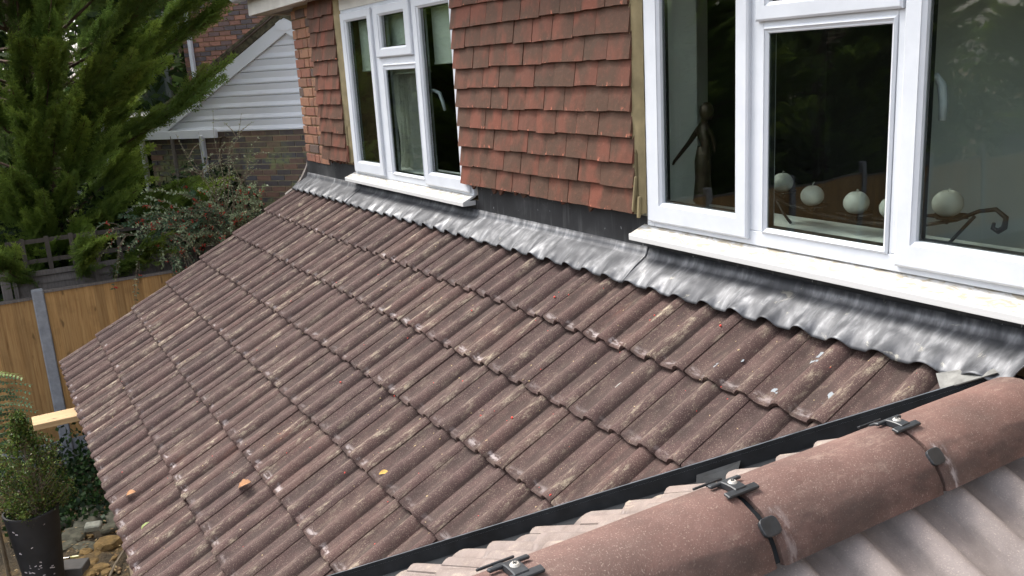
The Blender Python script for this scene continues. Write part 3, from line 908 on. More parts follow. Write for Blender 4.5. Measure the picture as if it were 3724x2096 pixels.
def ring(mb, x0, x1, z0, z1, w_, y0, y1):
    o = [(x0, z0), (x1, z0), (x1, z1), (x0, z1)]; i_ = [(x0+w_, z0+w_), (x1-w_, z0+w_), (x1-w_, z1-w_), (x0+w_, z1-w_)]
    v = [(a, y, b) for r_, y in ((o, y0), (i_, y0), (i_, y1), (o, y1)) for a, b in r_]
    mb.add(v, [(k*4+j, k*4+(j+1) % 4, ((k+1) % 4)*4+(j+1) % 4, ((k+1) % 4)*4+j) for k in range(4) for j in range(4)])

def casement(x0, x1, z0, z1, sashes, fixed, sill_x, sill_z, lab, ytop=1.31):
    root = empty("window", ((x0+x1)/2, .13, z0), house); root["label"] = lab
    # outer frame with mullions and transoms
    f = MB()
    fy0, fy1 = .128, .195
    xsb = sorted(set([s[0] for s in sashes]+[s[1] for s in sashes]))
    f.box(x0, x0+.045, fy0, fy1, z0, z1); f.box(x1-.045, x1, fy0, fy1, z0, z1)
    f.box(x0+.0451, x1-.0451, fy0+.001, fy1-.001, z0, z0+.052); f.box(x0+.0451, x1-.0451, fy0+.001, fy1-.001, z1-.045, z1)
    for a, b, c_, d_ in fixed['bars']: f.box(a, b, fy0+.002, fy1-.002, c_, d_)
    f.build("window_frame", M['upvc'], root, bevel=.003)
    for (a, b, c_, d_, wl, wr, wb, wt) in sashes:
        s = MB(); frame_rect(s, a, b, c_, d_, wl, wr, wb, wt, .110, .150)
        so = s.build("sash", M['upvc'], root)
        ga = (a+wl, b-wr, c_+wb, d_-wt)
        p = MB(); p.box(ga[0]-.006, ga[1]+.006, .134, .1345, ga[2]-.006, ga[3]+.006); p.build("pane", M['glass'], root)
        q_ = MB(); ring(q_, ga[0]-.004, ga[1]+.004, ga[2]-.004, ga[3]+.004, .010, .138, .158); q_.build("glazing_spacer", M['seal'], root)
    for (a, b, c_, d_) in fixed['panes']:
        s = MB(); frame_rect(s, a-.02, b+.02, c_-.02, d_+.02, .02, .02, .02, .02, .122, .150)
        s.build("glazing_bead", M['upvc'], root)
        p = MB(); p.box(a-.006, b+.006, .136, .1365, c_-.006, d_+.006); p.build("pane", M['glass'], root)
        q_ = MB(); ring(q_, a-.004, b+.004, c_-.004, d_+.004, .010, .140, .160); q_.build("glazing_spacer", M['seal'], root)
    # sill
    sx0, sx1 = sill_x; zt, zf = sill_z
    s = MB(); s.prism([(.062, zf-.026), (.062, zf-.004), (.067, zf), (fy0+.02, zt), (fy0+.02, zt-.012), (.078, zf-.012), (.075, zf-.026)], sx0, sx1, 'yz')
    s.box(sx1, sx1+.003, .064, fy0+.015, zf-.026, zf+.001); s.box(sx0-.003, sx0, .064, fy0+.015, zf-.026, zf+.001)
    s.build("window_sill", M['sill'], root, bevel=.0015)
    return root
W1 = casement(-.020, 1.83, .216, 1.325,
    [(.003, .556, .238, 1.300, .0835, .066, .082, .06), (.588, 1.150, .985, 1.300, .055, .055, .060, .05), (1.160, 1.812, .238, 1.300, .065, .065, .082, .06)],
    {'bars': [(.540, .612, .2681, 1.28), (1.128, 1.190, .2681, 1.28), (.6121, 1.1279, .945, 1.03)], 'panes': [(.632, 1.107, .285, .948)]},
    (-.063, 1.87), (.214, .184), "large casement window with candles and a figurine behind it")
W2 = casement(-3.322, -1.530, .196, 1.325,
    [(-3.300, -2.760, .213, 1.302, .086, .062, .079, .06), (-2.705, -2.165, .985, 1.302, .080, .080, .060, .062), (-2.120, -1.552, .213, 1.302, .071, .10, .079, .062)],
    {'bars': [(-2.780, -2.65, .2481, 1.28), (-2.17, -2.09, .2481, 1.28), (-2.6499, -2.1701, .905, 1.03)], 'panes': [(-2.625, -2.165, .254, .922)]},
    (-3.390, -1.545), (.200, .168), "smaller casement window with cream blinds and a grey curtain")
# inside handles
def handle(root, pts, r=.011):
    h = MB(); h.tube(pts, [r*.9, r, r*1.05, r, r*.8][:len(pts)], 8); h.box(pts[0][0]-.014, pts[0][0]+.014, .152, .158, pts[0][2]-.03, pts[0][2]+.03)
    h.build("window_handle", M['upvc'], root, smooth=True)
handle(W2, [(-2.075, .165, .770), (-2.06, .19, .772), (-2.01, .20, .755), (-1.975, .20, .705), (-1.955, .20, .655)])
handle(W1, [(1.205, .165, .785), (1.215, .19, .79), (1.228, .20, .765), (1.236, .20, .71), (1.235, .20, .665)], .013)

# ---- rooms behind the windows
def room(x0, x1, y1, mat, z0=-.55, z1=1.55):
    r = MB(); t = .05
    r.box(x0-t, x0, .41, y1, z0, z1); r.box(x1, x1+t, .41, y1, z0, z1); r.box(x0-t, x1+t, y1, y1+t, z0, z1)
    r.build("room_wall", M[mat], house)
    MB().box(x0-t, x1+t, .41, y1+t, z0-t, z0-.001).build("room_floor", M['floor_in'], house)
    MB().box(x0-t, x1+t, .41, y1+t, z1+.001, z1+t).build("room_ceiling", M['wall_in'], house)
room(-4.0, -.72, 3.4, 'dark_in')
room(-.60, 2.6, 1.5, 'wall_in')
wd = MB().box(-.595, .14, 1.0, 1.46, -.55, 1.54).build("dark_box", M["dark_in"])  # added box that darkens the view through the large window
tag(wd, "tall dark wardrobe standing inside the large window's room", "dark_box")
MB().box(-.0295, -.020, .1975, .405, .27, 1.32).build("window_reveal", M['wall_in'], house)
MB().box(-.02, 1.83, .196, .44, .246, .268).build("inner_sill", M['wall_in'], house)
MB().box(-3.32, -1.53, .196, .40, .226, .248).build("inner_sill", M['wall_in'], house)
# blinds and curtain
bl = MB(); bl.box(-3.22, -2.80, .215, .218, .915, 1.32); bl.tube([(-3.22, .2165, .912), (-2.80, .2165, .912)], .007, 8)
tag(bl.build("roller_blind", M['blind']), "cream roller blind half drawn in the small window's left light", "blind", "roller blinds in the small window")
bl = MB(); bl.box(-2.07, -1.60, .215, .218, .930, 1.32); bl.tube([(-2.07, .2165, .927), (-1.60, .2165, .927)], .007, 8)
tag(bl.build("roller_blind", M['blind']), "cream roller blind half drawn in the small window's right light, beside the handle", "blind", "roller blinds in the small window")
bl = MB(); bl.box(-2.73, -2.14, .215, .218, .885, 1.32); bl.tube([(-2.73, .2165, .882), (-2.14, .2165, .882)], .007, 8)
tag(bl.build("roller_blind", M['blind']), "cream roller blind behind the small window's middle top light", "blind", "roller blinds in the small window")
cv = []
NC, NZc = 90, 24
for i in range(NC+1):
    f = i/NC
    for j in range(NZc+1):
        g_ = j/NZc; z = .15+1.05*g_
        x = -2.96+.44*f*(.62+.38*g_)+.05*(1-g_)
        y = .335+.035*math.sin(f*34+1.6*math.sin(g_*2))*(.6+.4*math.sin(f*9))+.02*math.sin(f*71)
        cv.append((x, y, z))
me = mesh("curtain", cv, [(i*(NZc+1)+j, (i+1)*(NZc+1)+j, (i+1)*(NZc+1)+j+1, i*(NZc+1)+j+1) for i in range(NC) for j in range(NZc)])
co = link("curtain", me, M['curtain'], smooth=True); co.modifiers.new("t", 'SOLIDIFY').thickness = .002
tag(co, "grey-green curtain hanging in folds inside the small window", "curtain")

# ---- figurine, candles, candle stand
fig = empty("figurine", (.15, .27, .268)); tag(fig, "dark bronze figurine of a dancing woman with one arm stretched down, on the window sill", "figurine")
def skin(name, verts, edges, radii, mat, parent, sub=2):
    me = bpy.data.meshes.new(name); me.from_pydata(verts, edges, []); o = bpy.data.objects.new(name, me); C.objects.link(o)
    me.materials.append(mat); o.modifiers.new("skin", 'SKIN'); ss_ = o.modifiers.new("sub", 'SUBSURF'); ss_.levels = sub; ss_.render_levels = sub
    for i, r_ in enumerate(radii): me.skin_vertices[0].data[i].radius = (r_, r_) if not isinstance(r_, tuple) else r_
    me.skin_vertices[0].data[0].use_root = True
    for p_ in me.polygons: p_.use_smooth = True
    o.modifiers["skin"].use_smooth_shade = True
    if parent: o.parent = parent; o.matrix_parent_inverse = parent_world(parent).inverted()
    return o
V = [(.163,.275,.478),(.168,.275,.510),(.174,.275,.535),(.165,.275,.575),(.158,.275,.605),(.163,.273,.628),(.170,.272,.650),(.172,.272,.682),
     (.132,.273,.602),(.085,.268,.548),(.035,.264,.500),(.000,.262,.468),(-.012,.262,.450),
     (.182,.285,.600),(.190,.300,.555),(.192,.305,.505),
     (.160,.272,.43),(.157,.270,.375),(.150,.268,.325),(.135,.266,.30),(.118,.262,.276),(.095,.258,.272)]
E_ = [(0,1),(1,2),(2,3),(3,4),(4,5),(5,6),(6,7),(4,8),(8,9),(9,10),(10,11),(11,12),(4,13),(13,14),(14,15),(0,16),(16,17),(17,18),(18,19),(19,20),(20,21)]
Rr = [.030,.026,.021,.027,.026,.011,.021,.017,.013,.0105,.0085,.007,.005,.012,.010,.007,.030,.028,.026,.012,.010,.008]
skin("body", V, E_, Rr, M['bronze'], fig)
dr = MB(); prof_ = [(.020,.268),(.024,.30),(.040,.318),(.036,.36),(.031,.41),(.033,.45),(.033,.48),(.025,.52),(.022,.535)]
dr.lathe([(r_, z_) for r_, z_ in prof_], (.158, .272, 0), 20); dr.build("dress", M['bronze'], fig, smooth=True)
hr = MB(); hr.lathe([(0,.040),(.014,.037),(.025,.024),(.029,.006),(.026,-.014),(.019,-.028),(.0,-.03)], (.176, .275, .668), 16); hr.build("hair", M['bronze'], fig, smooth=True)
bs = MB(); bs.lathe([(0,.006),(.05,.006),(.054,0),(.054,-.001),(0,-.001)], (.13, .27, .2691), 24); bs.build("base", M['bronze'], fig)

stand = empty("candle_stand", (.9, .30, .268)); tag(stand, "black wrought iron candle stand with scrolled arms on the large window sill", "candle stand")
def y_(x): return .30
a_ = MB(); a_.tube([(.50,.30,.365),(.56,.30,.345),(.70,.30,.322),(.87,.30,.314),(1.0,.30,.318),(1.13,.30,.333),(1.233,.30,.361),(1.303,.30,.395),(1.354,.30,.406),(1.385,.30,.385),(1.382,.30,.356),(1.365,.30,.343),(1.348,.30,.350),(1.351,.30,.366)], [.006]*8+[.007,.008,.009,.009,.007,.005], 8)
a_.build("scroll_arm", M['iron'], stand, smooth=True)
for pts_ in ([(1.290,.30,.378),(1.25,.30,.33),(1.205,.30,.275)], [(.518,.30,.356),(.56,.30,.30),(.590,.30,.274)], [(.50,.30,.365),(.47,.30,.38),(.45,.30,.36),(.465,.30,.345)]):
    b_ = MB(); b_.tube(pts_, .0055, 8); b_.build("leg", M['iron'], stand, smooth=True)
cand = [(.547,.419,.038,"half hidden by the frame at the left"), (.685,.383,.040,"with the tall curled wick"), (.871,.377,.042,"flat topped, third from the left"), (1.010,.374,.040,"mostly hidden by the mullion"), (1.202,.408,.045,"rightmost, on its own leaf dish")]
for i, (x, z, r_, nm) in enumerate(cand):
    c0 = empty("candle", (x, .30, z-r_*.9)); tag(c0, f"white ball candle on the iron stand, {nm}", "candle", "ball candles on the iron stand")
    b_ = MB(); pr = [(0, -r_*.88)]+[(r_*math.cos(t), r_*.93*math.sin(t)) for t in [math.radians(a) for a in range(-62, 63, 12)]]+[(r_*.40, r_*.86), (r_*.30, r_*.80), (0, r_*.79)]
    b_.lathe(pr, (x, .30, z), 28); b_.build("wax_ball", M['candle'], c0, smooth=True)
    wk = MB(); wk.tube([(x,.30,z+r_*.78),(x+.002,.30,z+r_*.78+.012),(x+.008,.30,z+r_*.78+.018 if i == 1 else z+r_*.78+.010)], .0016, 6); wk.build("wick", M['candle'], c0)
    d_ = MB(); zz = z-r_*.93
    prd = []
    n_ = 30; v = [(x, .30, zz-.004)]
    for k_ in range(n_):
        t = 2*math.pi*k_/n_; rr = r_*(1.25+.28*math.cos(5*t)); v.append((x+rr*math.cos(t), .30+rr*math.sin(t), zz+.006))
    v += [(a, b, c-.004) for a, b, c in v]
    n1 = n_+1
    d_.add(v, [(0, 1+k_, 1+(k_+1) % n_) for k_ in range(n_)]+[(n1, n1+1+(k_+1) % n_, n1+1+k_) for k_ in range(n_)]+[(1+k_, n1+1+k_, n1+1+(k_+1) % n_, 1+(k_+1) % n_) for k_ in range(n_)])
    d_.tube([(x, .30, zz-.006), (x, .30, zz-.022)], [.012, .004], 8)
    d_.build("dish", M['iron'], stand)

# ---- eaves box of the main roof, gutter, overhanging corner
MB().box(-5.16, 6, -.004, .018, 1.425, 1.64).build("fascia_board", M['soffit'], house, bevel=.003)
MB().box(-5.14, 6, .0181, WALL_Y+.01, 1.432, 1.444).build("soffit_board", M['soffit'], house)
MB().box(-5.14, -4.47, WALL_Y+.0101, 2.2, 1.436, 1.448).build("soffit_board", M['oldfence'], house)
MB().box(-5.16, -5.142, .0181, 2.2, 1.425, 1.66).build("barge_board", M['soffit'], house)
gt = MB(); pr = [(-.065+.058*math.cos(t), 1.60+.058*math.sin(t)) for t in [math.pi+math.pi*i/10 for i in range(11)]]
pr2 = [(-.065+.054*math.cos(t), 1.60+.054*math.sin(t)) for t in [2*math.pi-math.pi*i/10 for i in range(11)]]
gt.prism(pr+pr2, -5.30, 6, 'yz'); gt.build("gutter", M['upvc'], house)
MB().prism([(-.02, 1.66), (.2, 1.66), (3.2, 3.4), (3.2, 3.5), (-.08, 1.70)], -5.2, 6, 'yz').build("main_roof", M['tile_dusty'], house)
# weathered verge fillet behind the flashing end
vf = MB()
pts_ = [(.185,.245),(.150,.16),(.105,.085),(.045,.015),(-.055,-.045)]
for (a, b), (a2, b2) in zip(pts_, pts_[1:]):
    vf.add([(-4.56,a,b),(-4.50,a-.012,b-.004),(-4.50,a2-.012,b2-.004),(-4.56,a2,b2),(-4.575,a+.02,b-.03),(-4.50,a+.02,b-.04),(-4.50,a2+.02,b2-.04),(-4.575,a2+.02,b2-.03)],
           [(0,1,2,3),(7,6,5,4),(0,4,5,1),(1,5,6,2),(2,6,7,3),(3,7,4,0)])
vf.build("verge_fillet", M['oldfence'], house)

# ------------------------------------------------------------------ bits lying on the roof
def roof_matrix(x, s, rot, h=.004):
    u_ = (x+4.77) % .3
    k_ = (s-NOSE1) % GAUGE; yloc = GAUGE-k_ if k_ > 0 else 0
    hh = -.031+roll_h(u_)-.024*yloc/.323+h
    return M_main(x, s) @ Matrix.Translation((0, 0, hh)) @ Matrix.Rotation(rot, 4, 'Z')
def leaf_mesh(L, W, curl, lobes=0, seed=0):
    n = 10; v = []; rnd_ = random.Random(seed)
    for i in range(n+1):
        t = i/n; w_ = W*math.sin(math.pi*min(1, t*.98+.02))**.8
        if lobes: w_ *= .62+.38*abs(math.sin(t*math.pi*lobes))
        z = curl*math.sin(t*math.pi)*L+.15*curl*L*math.sin(t*7)
        v += [(-w_/2, t*L, z+.25*w_*(1+curl)), (0, t*L, z), (w_/2, t*L, z+.25*w_)]
    f = [(i*3+j, i*3+j+1, (i+1)*3+j+1, (i+1)*3+j) for i in range(n) for j in (0, 1)]
    me = mesh("leaf", v, f)
    bm = bmesh.new(); bm.from_mesh(me); bmesh.ops.solidify(bm, geom=bm.faces[:], thickness=.0006); bm.to_mesh(me); bm.free()
    return me
for (x, s, rot, L, W_, mt, lb, lab) in [(-1.63, 2.144, -.6, .060, .034, 'dryleaf', 0, "curled orange brown leaf near the far eaves corner of the roof"),
        (-.896, 1.696, -.5, .066, .050, 'dryleaf', 3, "lobed pale orange leaf with a long stalk lying on the roof tiles"),
        (-.228, 1.243, -.9, .052, .022, 'yleaf', 0, "small bright yellow leaf caught on a tile nose"),
        (-1.225, 2.137, .1, .045, .022, 'gleaf', 2, "small green and yellow leaf near the eaves")]:
    o = link("fallen_leaf", leaf_mesh(L, W_, .09, lb, int(x*100)), M[mt], None, roof_matrix(x, s, rot)); tag(o, lab, "leaf", "leaves fallen on the roof")
tw = MB(); tw.tube([(0,0,0), (.02,.003,.002), (.045,-.001,.003), (.07,.001,.002)], [.0012,.0017,.0015,.001], 6)
o = tw.build("twig", M['candle'], None, mw=roof_matrix(.414, .46, 1.2)); tag(o, "thin pale twig lying across a roof tile", "twig")
rnd = random.Random(21)
bits = [(.261,.128),(-.342,1.593),(-.793,1.587),(-.195,1.793),(.24,.09),(-.27,.14),(-.30,.19),(.60,.07),(-1.05,1.05),(-.62,.95),(-1.4,1.5)]
for i in range(6): bits.append((rnd.uniform(-2.2, .7), rnd.uniform(.1, 1.4)))
for i, (x, s) in enumerate(bits):
    if x > 1.45-s*CT: continue
    b_ = MB(); r_ = rnd.uniform(.003, .0052)
    b_.lathe([(0,-r_),(r_*.8,-r_*.5),(r_,0),(r_*.8,r_*.6),(0,r_)], (0,0,r_), 7)
    o = b_.build("fallen_berry", M['berry'], None, mw=roof_matrix(x, s, 0, 0)); tag(o, "small red berry dropped on the brown roof tiles", "berry", "red berries scattered on the roof")
# putty splashes, flat on the tiles
for i, (x, s, r_) in enumerate([(.707,.225,.013),(.975,.234,.014),(1.173,.193,.019),(1.022,.054,.020),(.786,.169,.010),(1.155,.222,.008),(1.00,.075,.014),(1.04,.09,.008),(.70,.21,.007),(.99,.24,.006)]):
    n_ = 11; rd = random.Random(i); v = []
    for k_ in range(n_):
        t = 2*math.pi*k_/n_; rr = r_*.72*rd.uniform(.5, 1.15); v.append((rr*math.cos(t), rr*math.sin(t)*1.2))
    b_ = MB(); b_.prism(v, 0, .0015, 'xy'); b_.build("putty_splash", M['splash'], roof, mw=roof_matrix(x, s, 0, .001))
# loose grit, moss crumbs and seed husks, uncountable
cr = MB(); rnd = random.Random(8)
for i in range(900):
    x = rnd.uniform(-3.8, 1.4); s = rnd.uniform(.02, 2.2)
    if x > 1.44-s*CT: continue
    if rnd.random() > .35+.65*(x+3.8)/5.2: continue
    mw = roof_matrix(x, s, rnd.uniform(0, 6), .0005); a = rnd.uniform(.0012, .0035); b = a*rnd.uniform(.5, 2.2)
    cr.add([mw @ Vector(p_) for p_ in ((-a,-b,0),(a,-b*.6,0),(a*.8,b,0),(-a*.7,b*.8,0),(0,0,a*.9))], [(0,1,4),(1,2,4),(2,3,4),(3,0,4)], 0 if rnd.random() < .8 else 1)
o = cr.build("roof_debris", [simple("buff_crumbs", (.36,.27,.15), .9, var=.4, scale=30), M['berry']], None); tag(o, kind='stuff')

# ------------------------------------------------------------------ garden fence
rnd = random.Random(31)
fence = empty("feather_edge_fence", (-8.2, -.5, GROUND)); tag(fence, "new orange brown upright board fence with concrete posts along the garden side", "fence")
def fence_run(ya, yb, zt, x0=-8.2):
    y = ya
    while y < yb-.03:
        w_ = rnd.uniform(.098, .112)
        b_ = MB(); xo = rnd.uniform(-.002, .002)
        # feather edge: thick on one side, thin on the other
        b_.add([(x0+xo+.013, y, GROUND+.28), (x0+xo+.004, y+w_+.012, GROUND+.28), (x0-.008+xo, y+w_+.012, GROUND+.28), (x0-.008+xo, y, GROUND+.28),
                (x0+xo+.013, y, zt-.03), (x0+xo+.004, y+w_+.012, zt-.03), (x0-.008+xo, y+w_+.012, zt-.03), (x0-.008+xo, y, zt-.03)],
               [(0,1,2,3)[::-1],(4,5,6,7),(0,1,5,4),(1,2,6,5),(2,3,7,6),(3,0,4,7)])
        b_.build("board", M['fence'], fence); y += w_
    MB().box(x0-.02, x0+.028, ya, yb, zt-.029, zt).build("capping_rail", M['oldfence'], fence)
    MB().box(x0-.025, x0+.022, ya, yb, GROUND-.05, GROUND+.279).build("gravel_board", M['post'], fence)
posts = [-1.905]
fence_run(-1.84, .02, -1.245); fence_run(.14, 2.0, -1.225); fence_run(-3.84, -1.97, -1.30); fence_run(-5.8, -3.95, -1.33); fence_run(2.1, 4.0, -1.2)
for i_ in range(6): fence_run(-5.94-1.93*i_-1.83, -5.94-1.93*i_, -1.37-.045*i_)
for y in [-5.87-1.93*i_ for i_ in range(1, 7)]+[-5.87, -3.90, -1.905, .08, 2.05]:
    p_ = MB(); p_.box(-8.255, -8.145, y-.06, y+.06, GROUND-.1, -1.225 if y > -2 else -1.27)
    p_.build("fence_post", M['post'], fence, bevel=.012)

# trellis-topped old fence behind
tre = empty("trellis_fence", (-8.75, -.8, GROUND)); tag(tre, "old grey lap fence topped with dark square trellis behind the new fence", "fence")
XT = -8.75
for (ya, yb) in ((-2.12, -.05), (.05, 1.95)):
    MB().box(XT-.02, XT+.03, ya, yb, -1.17, -1.115).build("top_rail", M['oldfence'], tre)
    z = -1.18
    while z > -2.2:
        MB().add([(XT+.004, ya+.01, z), (XT+.018, ya+.01, z-.085), (XT+.018, yb-.01, z-.085), (XT+.004, yb-.01, z), (XT-.01, ya+.01, z), (XT-.01, ya+.01, z-.085), (XT-.01, yb-.01, z-.085), (XT-.01, yb-.01, z)],
                 [(0,1,2,3),(7,6,5,4),(0,4,5,1),(3,2,6,7),(0,3,7,4),(1,5,6,2)]).build("lap_board", M['oldfence'], tre)
        z -= .078
    for y in (ya+.02, (ya+yb)/2-.15, (ya+yb)/2+.55, yb-.03):
        MB().box(XT+.0185, XT+.045, y-.022, y+.022, -2.25, -1.171).build("batten", M['oldfence'], tre)
    for zz in (-1.0, -.765):
        MB().box(XT-.01, XT+.012, ya, yb, zz-.024, zz+.024).build("trellis_slat", M['darkwood'], tre)
    y = ya+.17
    while y < yb:
        MB().box(XT+.0125, XT+.030, y-.024, y+.024, -1.114, -.72).build("trellis_slat", M['darkwood'], tre); y += .255
for y in (-2.19, .0, 2.02):
    MB().box(XT-.05, XT+.05, y-.05, y+.05, GROUND, -.40 if y > -1 else -1.0).build("fence_post", M['darkwood'] if y > -1 else M['oldfence'], tre, bevel=.006)
# rear garden fence and side (behind the camera's view; mirrored in the panes)
rf = empty("rear_fence", (-3, -17.6, GROUND)); tag(rf, "pale panel fence across the rear of the garden, far outside the frame", "fence")
x = -9.0
while x < 4:
    MB().box(x, x+1.80, -17.63, -17.59, GROUND, -1.35).build("fence_panel", M['post'], rf)
    MB().box(x+1.81, x+1.91, -17.66, -17.56, GROUND, -1.27).build("fence_post", M['upvc'], rf)
    x += 1.92

# ------------------------------------------------------------------ foliage tools
class Tri:
    def __init__(s): s.v = []; s.c = []; s.f = []; s.n = 0
def bake_mesh(name, V, F, Cc, mat):
    """V (n,3), F (m,3|4) int, Cc (n,3)"""
    V = np.asarray(V, np.float32); F = np.asarray(F, np.int32); Cc = np.asarray(Cc, np.float32)
    me = bpy.data.meshes.new(name); k_ = F.shape[1]
    me.vertices.add(len(V)); me.vertices.foreach_set("co", V.ravel())
    me.loops.add(F.size); me.loops.foreach_set("vertex_index", F.ravel())
    me.polygons.add(len(F)); me.polygons.foreach_set("loop_start", np.arange(len(F), dtype=np.int32)*k_)
    me.update(calc_edges=True)
    at = me.color_attributes.new("col", 'FLOAT_COLOR', 'POINT')
    rgba = np.ones((len(V), 4), np.float32); rgba[:, :3] = Cc; at.data.foreach_set("color", rgba.ravel())
    me.materials.append(mat); return me

def orient(d, upv=(0,0,1), roll=0.0):
    d = np.asarray(d, float); d /= np.linalg.norm(d)
    a = np.cross(upv, d); na = np.linalg.norm(a)
    a = np.array([1., 0, 0]) if na < 1e-4 else a/na
    b = np.cross(d, a)
    c_, s_ = math.cos(roll), math.sin(roll)
    return np.stack([c_*a+s_*b, d, -s_*a+c_*b], 1)      # columns: side, along, normal

def make_plume(rs):
    """one feathery conifer spray along +y, about 1 long; returns triangles and tip factor"""
    V = []; T = []
    n_ = 30
    for i in range(n_):
        t = .06+.94*i/n_
        for sd in (-1, 1):
            if rs.random() < .08: continue
            L = (.27*(1-t)**.7+.04)*rs.uniform(.7, 1.15)
            ang = math.radians(rs.uniform(28, 48))
            base = np.array([0, t, .05*math.sin(3*t)]); dr = np.array([sd*math.sin(ang), math.cos(ang), rs.uniform(-.35, .35)])
            dr /= np.linalg.norm(dr)
            ns = max(2, int(L/.045))
            for k_ in range(ns):
                u = (k_+.3)/ns
                p = base+dr*L*u+np.array([0, .12*L*u*u, 0])
                for s2 in (-1, 1):
                    l2 = .085*(1-u*.45)*rs.uniform(.7, 1.3); a2 = rs.uniform(.35, .8)*s2
                    d2 = np.array([dr[0]*math.cos(a2)-dr[1]*math.sin(a2), dr[0]*math.sin(a2)+dr[1]*math.cos(a2), dr[2]+rs.uniform(-.4, .4)])
                    sdv = np.cross(d2, [rs.uniform(-.5,.5), rs.uniform(-.5,.5), 1]); sdv /= np.linalg.norm(sdv)
                    w_ = .0105
                    V += [p-sdv*w_, p+sdv*w_, p+d2*l2]
                    tf = min(1, .25+.5*t+.35*u); T += [tf*.6, tf*.6, tf]
    # axis
    for i in range(5):
        p0 = np.array([0, i/5, .05*math.sin(3*i/5)]); p1 = np.array([0, (i+1)/5, .05*math.sin(3*(i+1)/5)])
        V += [p0-[.008,0,0], p0+[.008,0,0], p1]; T += [-1]*3
    return np.array(V), np.array(T)

rsP = random.Random(77)
PL = [make_plume(rsP) for _ in range(6)]

def conifer(name_seed, base, ztop, profile, nb, vis_bias, label, group, extra=()):
    rs = random.Random(name_seed); nr = np.random.default_rng(name_seed)
    VV = []; CC = []
    trunk = np.array(base, float)
    bmb = MB()
    H = ztop-trunk[2]
    bmb.tube([trunk+np.array([.03*math.sin(i), .03*math.cos(i*1.7), H*i/8]) for i in range(9)], [.14*(1-i/9)+.02 for i in range(9)], 8)
    boughs = []
    for i in range(nb):
        z0 = trunk[2]+.25+(H-.4)*((i+.5)/nb)**.9
        if rs.random() < vis_bias: az = rs.gauss(.25, .9)
        else: az = rs.uniform(-math.pi, math.pi)
        r_ = profile(z0)*rs.uniform(.72, 1.10)
        boughs.append((z0, az, r_, math.radians(rs.uniform(15, 42))))
    boughs += list(extra)
    for (z0, az, r_, el) in boughs:
        d = np.array([math.cos(az)*math.cos(el), math.sin(az)*math.cos(el), math.sin(el)])
        p0 = trunk+np.array([0, 0, z0-trunk[2]])
        L = r_/math.cos(el)
        sag = -.22*L
        def P(t): return p0+d*L*t+np.array([0, 0, sag*math.sin(t*math.pi)*.6])
        bmb.tube([P(t) for t in (0, .25, .5, .75, .95)], [.028, .022, .015, .009, .004], 5, cap=False)
        bshade = rs.uniform(.75, 1.25); warm = rs.uniform(0, 1)
        npl = int(8+L*10)
        for k_ in range(npl):
            t = rs.uniform(.22, 1.0)**.75
            if k_ < 4: t = 1.0-.03*k_
            q = P(min(t, .98))
            dd = d*1.0+nr.normal(0, .24, 3)*(1.2-t*.6)+np.array([0, .10, .34])
            sc = (.34+.34*rs.random())*(.70+.50*t)
            Rm = orient(dd, roll=rs.uniform(-1.3, 1.3))
            v, tp = PL[rs.randrange(6)]
            vw = (v*[1, 1, 1]*sc) @ Rm.T + q+nr.normal(0, .03, 3)
            outer = max(0, min(1, (t-.45)*2))*rs.uniform(.3, 1)
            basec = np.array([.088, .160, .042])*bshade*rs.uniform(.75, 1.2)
            tipc = (np.array([.37, .49, .075])*(1-warm*.3)+np.array([.42, .44, .07])*warm*.3)*bshade  # pale new growth, with sunlit brightness painted into the tips too
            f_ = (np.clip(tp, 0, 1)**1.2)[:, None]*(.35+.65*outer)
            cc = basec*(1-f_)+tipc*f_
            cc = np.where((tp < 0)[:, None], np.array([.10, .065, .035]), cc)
            VV.append(vw); CC.append(cc)
    V = np.concatenate(VV); Cc = np.concatenate(CC)
    F = np.arange(len(V), dtype=np.int32).reshape(-1, 3)
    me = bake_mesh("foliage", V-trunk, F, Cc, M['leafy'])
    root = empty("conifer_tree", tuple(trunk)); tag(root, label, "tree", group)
    fo = bpy.data.objects.new("foliage", me); C.objects.link(fo); fo.parent = root
    tm = bmb.mesh("trunk"); tm.transform(Matrix.Translation(-Vector(trunk))); tm.materials.append(M['bark'])
    to = bpy.data.objects.new("trunk", tm); C.objects.link(to); to.parent = root
    return root, len(F)

def prof1(z): return float(np.interp(z, [-3.3, -1.5, -.9, -.2, .4, .9, 1.4, 3.5, 5.2], [.3, .4, .75, .95, 1.40, 2.0, 2.25, 1.7, .4]))
TB = (-9.75, -1.55, GROUND)
extra = [(.15, .985, 2.0, math.radians(17)), (1.05, 1.15, 2.2, math.radians(16)), (.95, 1.05, 2.15, math.radians(24)), (1.25, 1.2, 2.15, math.radians(18)),
         (-.9, .8, 1.5, math.radians(12)), (-1.3, .5, 1.5, math.radians(8)), (-1.2, .1, 1.6, math.radians(10)), (-1.25, -.4, 1.6, math.radians(10)), (-1.05, .95, 1.7, math.radians(14))]
tree1, nt1 = conifer(3, TB, 5.2, prof1, 180, .80, "large feathery green conifer filling the left behind the trellis fence", None, extra)
# more trees of the same boundary row: outside the frame, seen in the panes
for i, (x, y, s_) in enumerate([(-10.6, -5.4, 1.0), (-10.7, -9.3, .95), (-10.8, -13.4, 1.05), (-7.5, -20.2, 1.1), (-2.5, -20.4, .9)]):
    r_ = empty("conifer_tree", (x, y, GROUND)); r_.scale = (s_*1.15, s_*1.15, s_*.72); r_.rotation_euler = (0, 0, i*1.9+2)
    tag(r_, "tall green conifer of the garden boundary seen only mirrored in the window panes", "tree", "boundary conifers mirrored in the panes")
    for ch in tree1.children:
        c_ = ch.copy(); C.objects.link(c_); c_.parent = r_
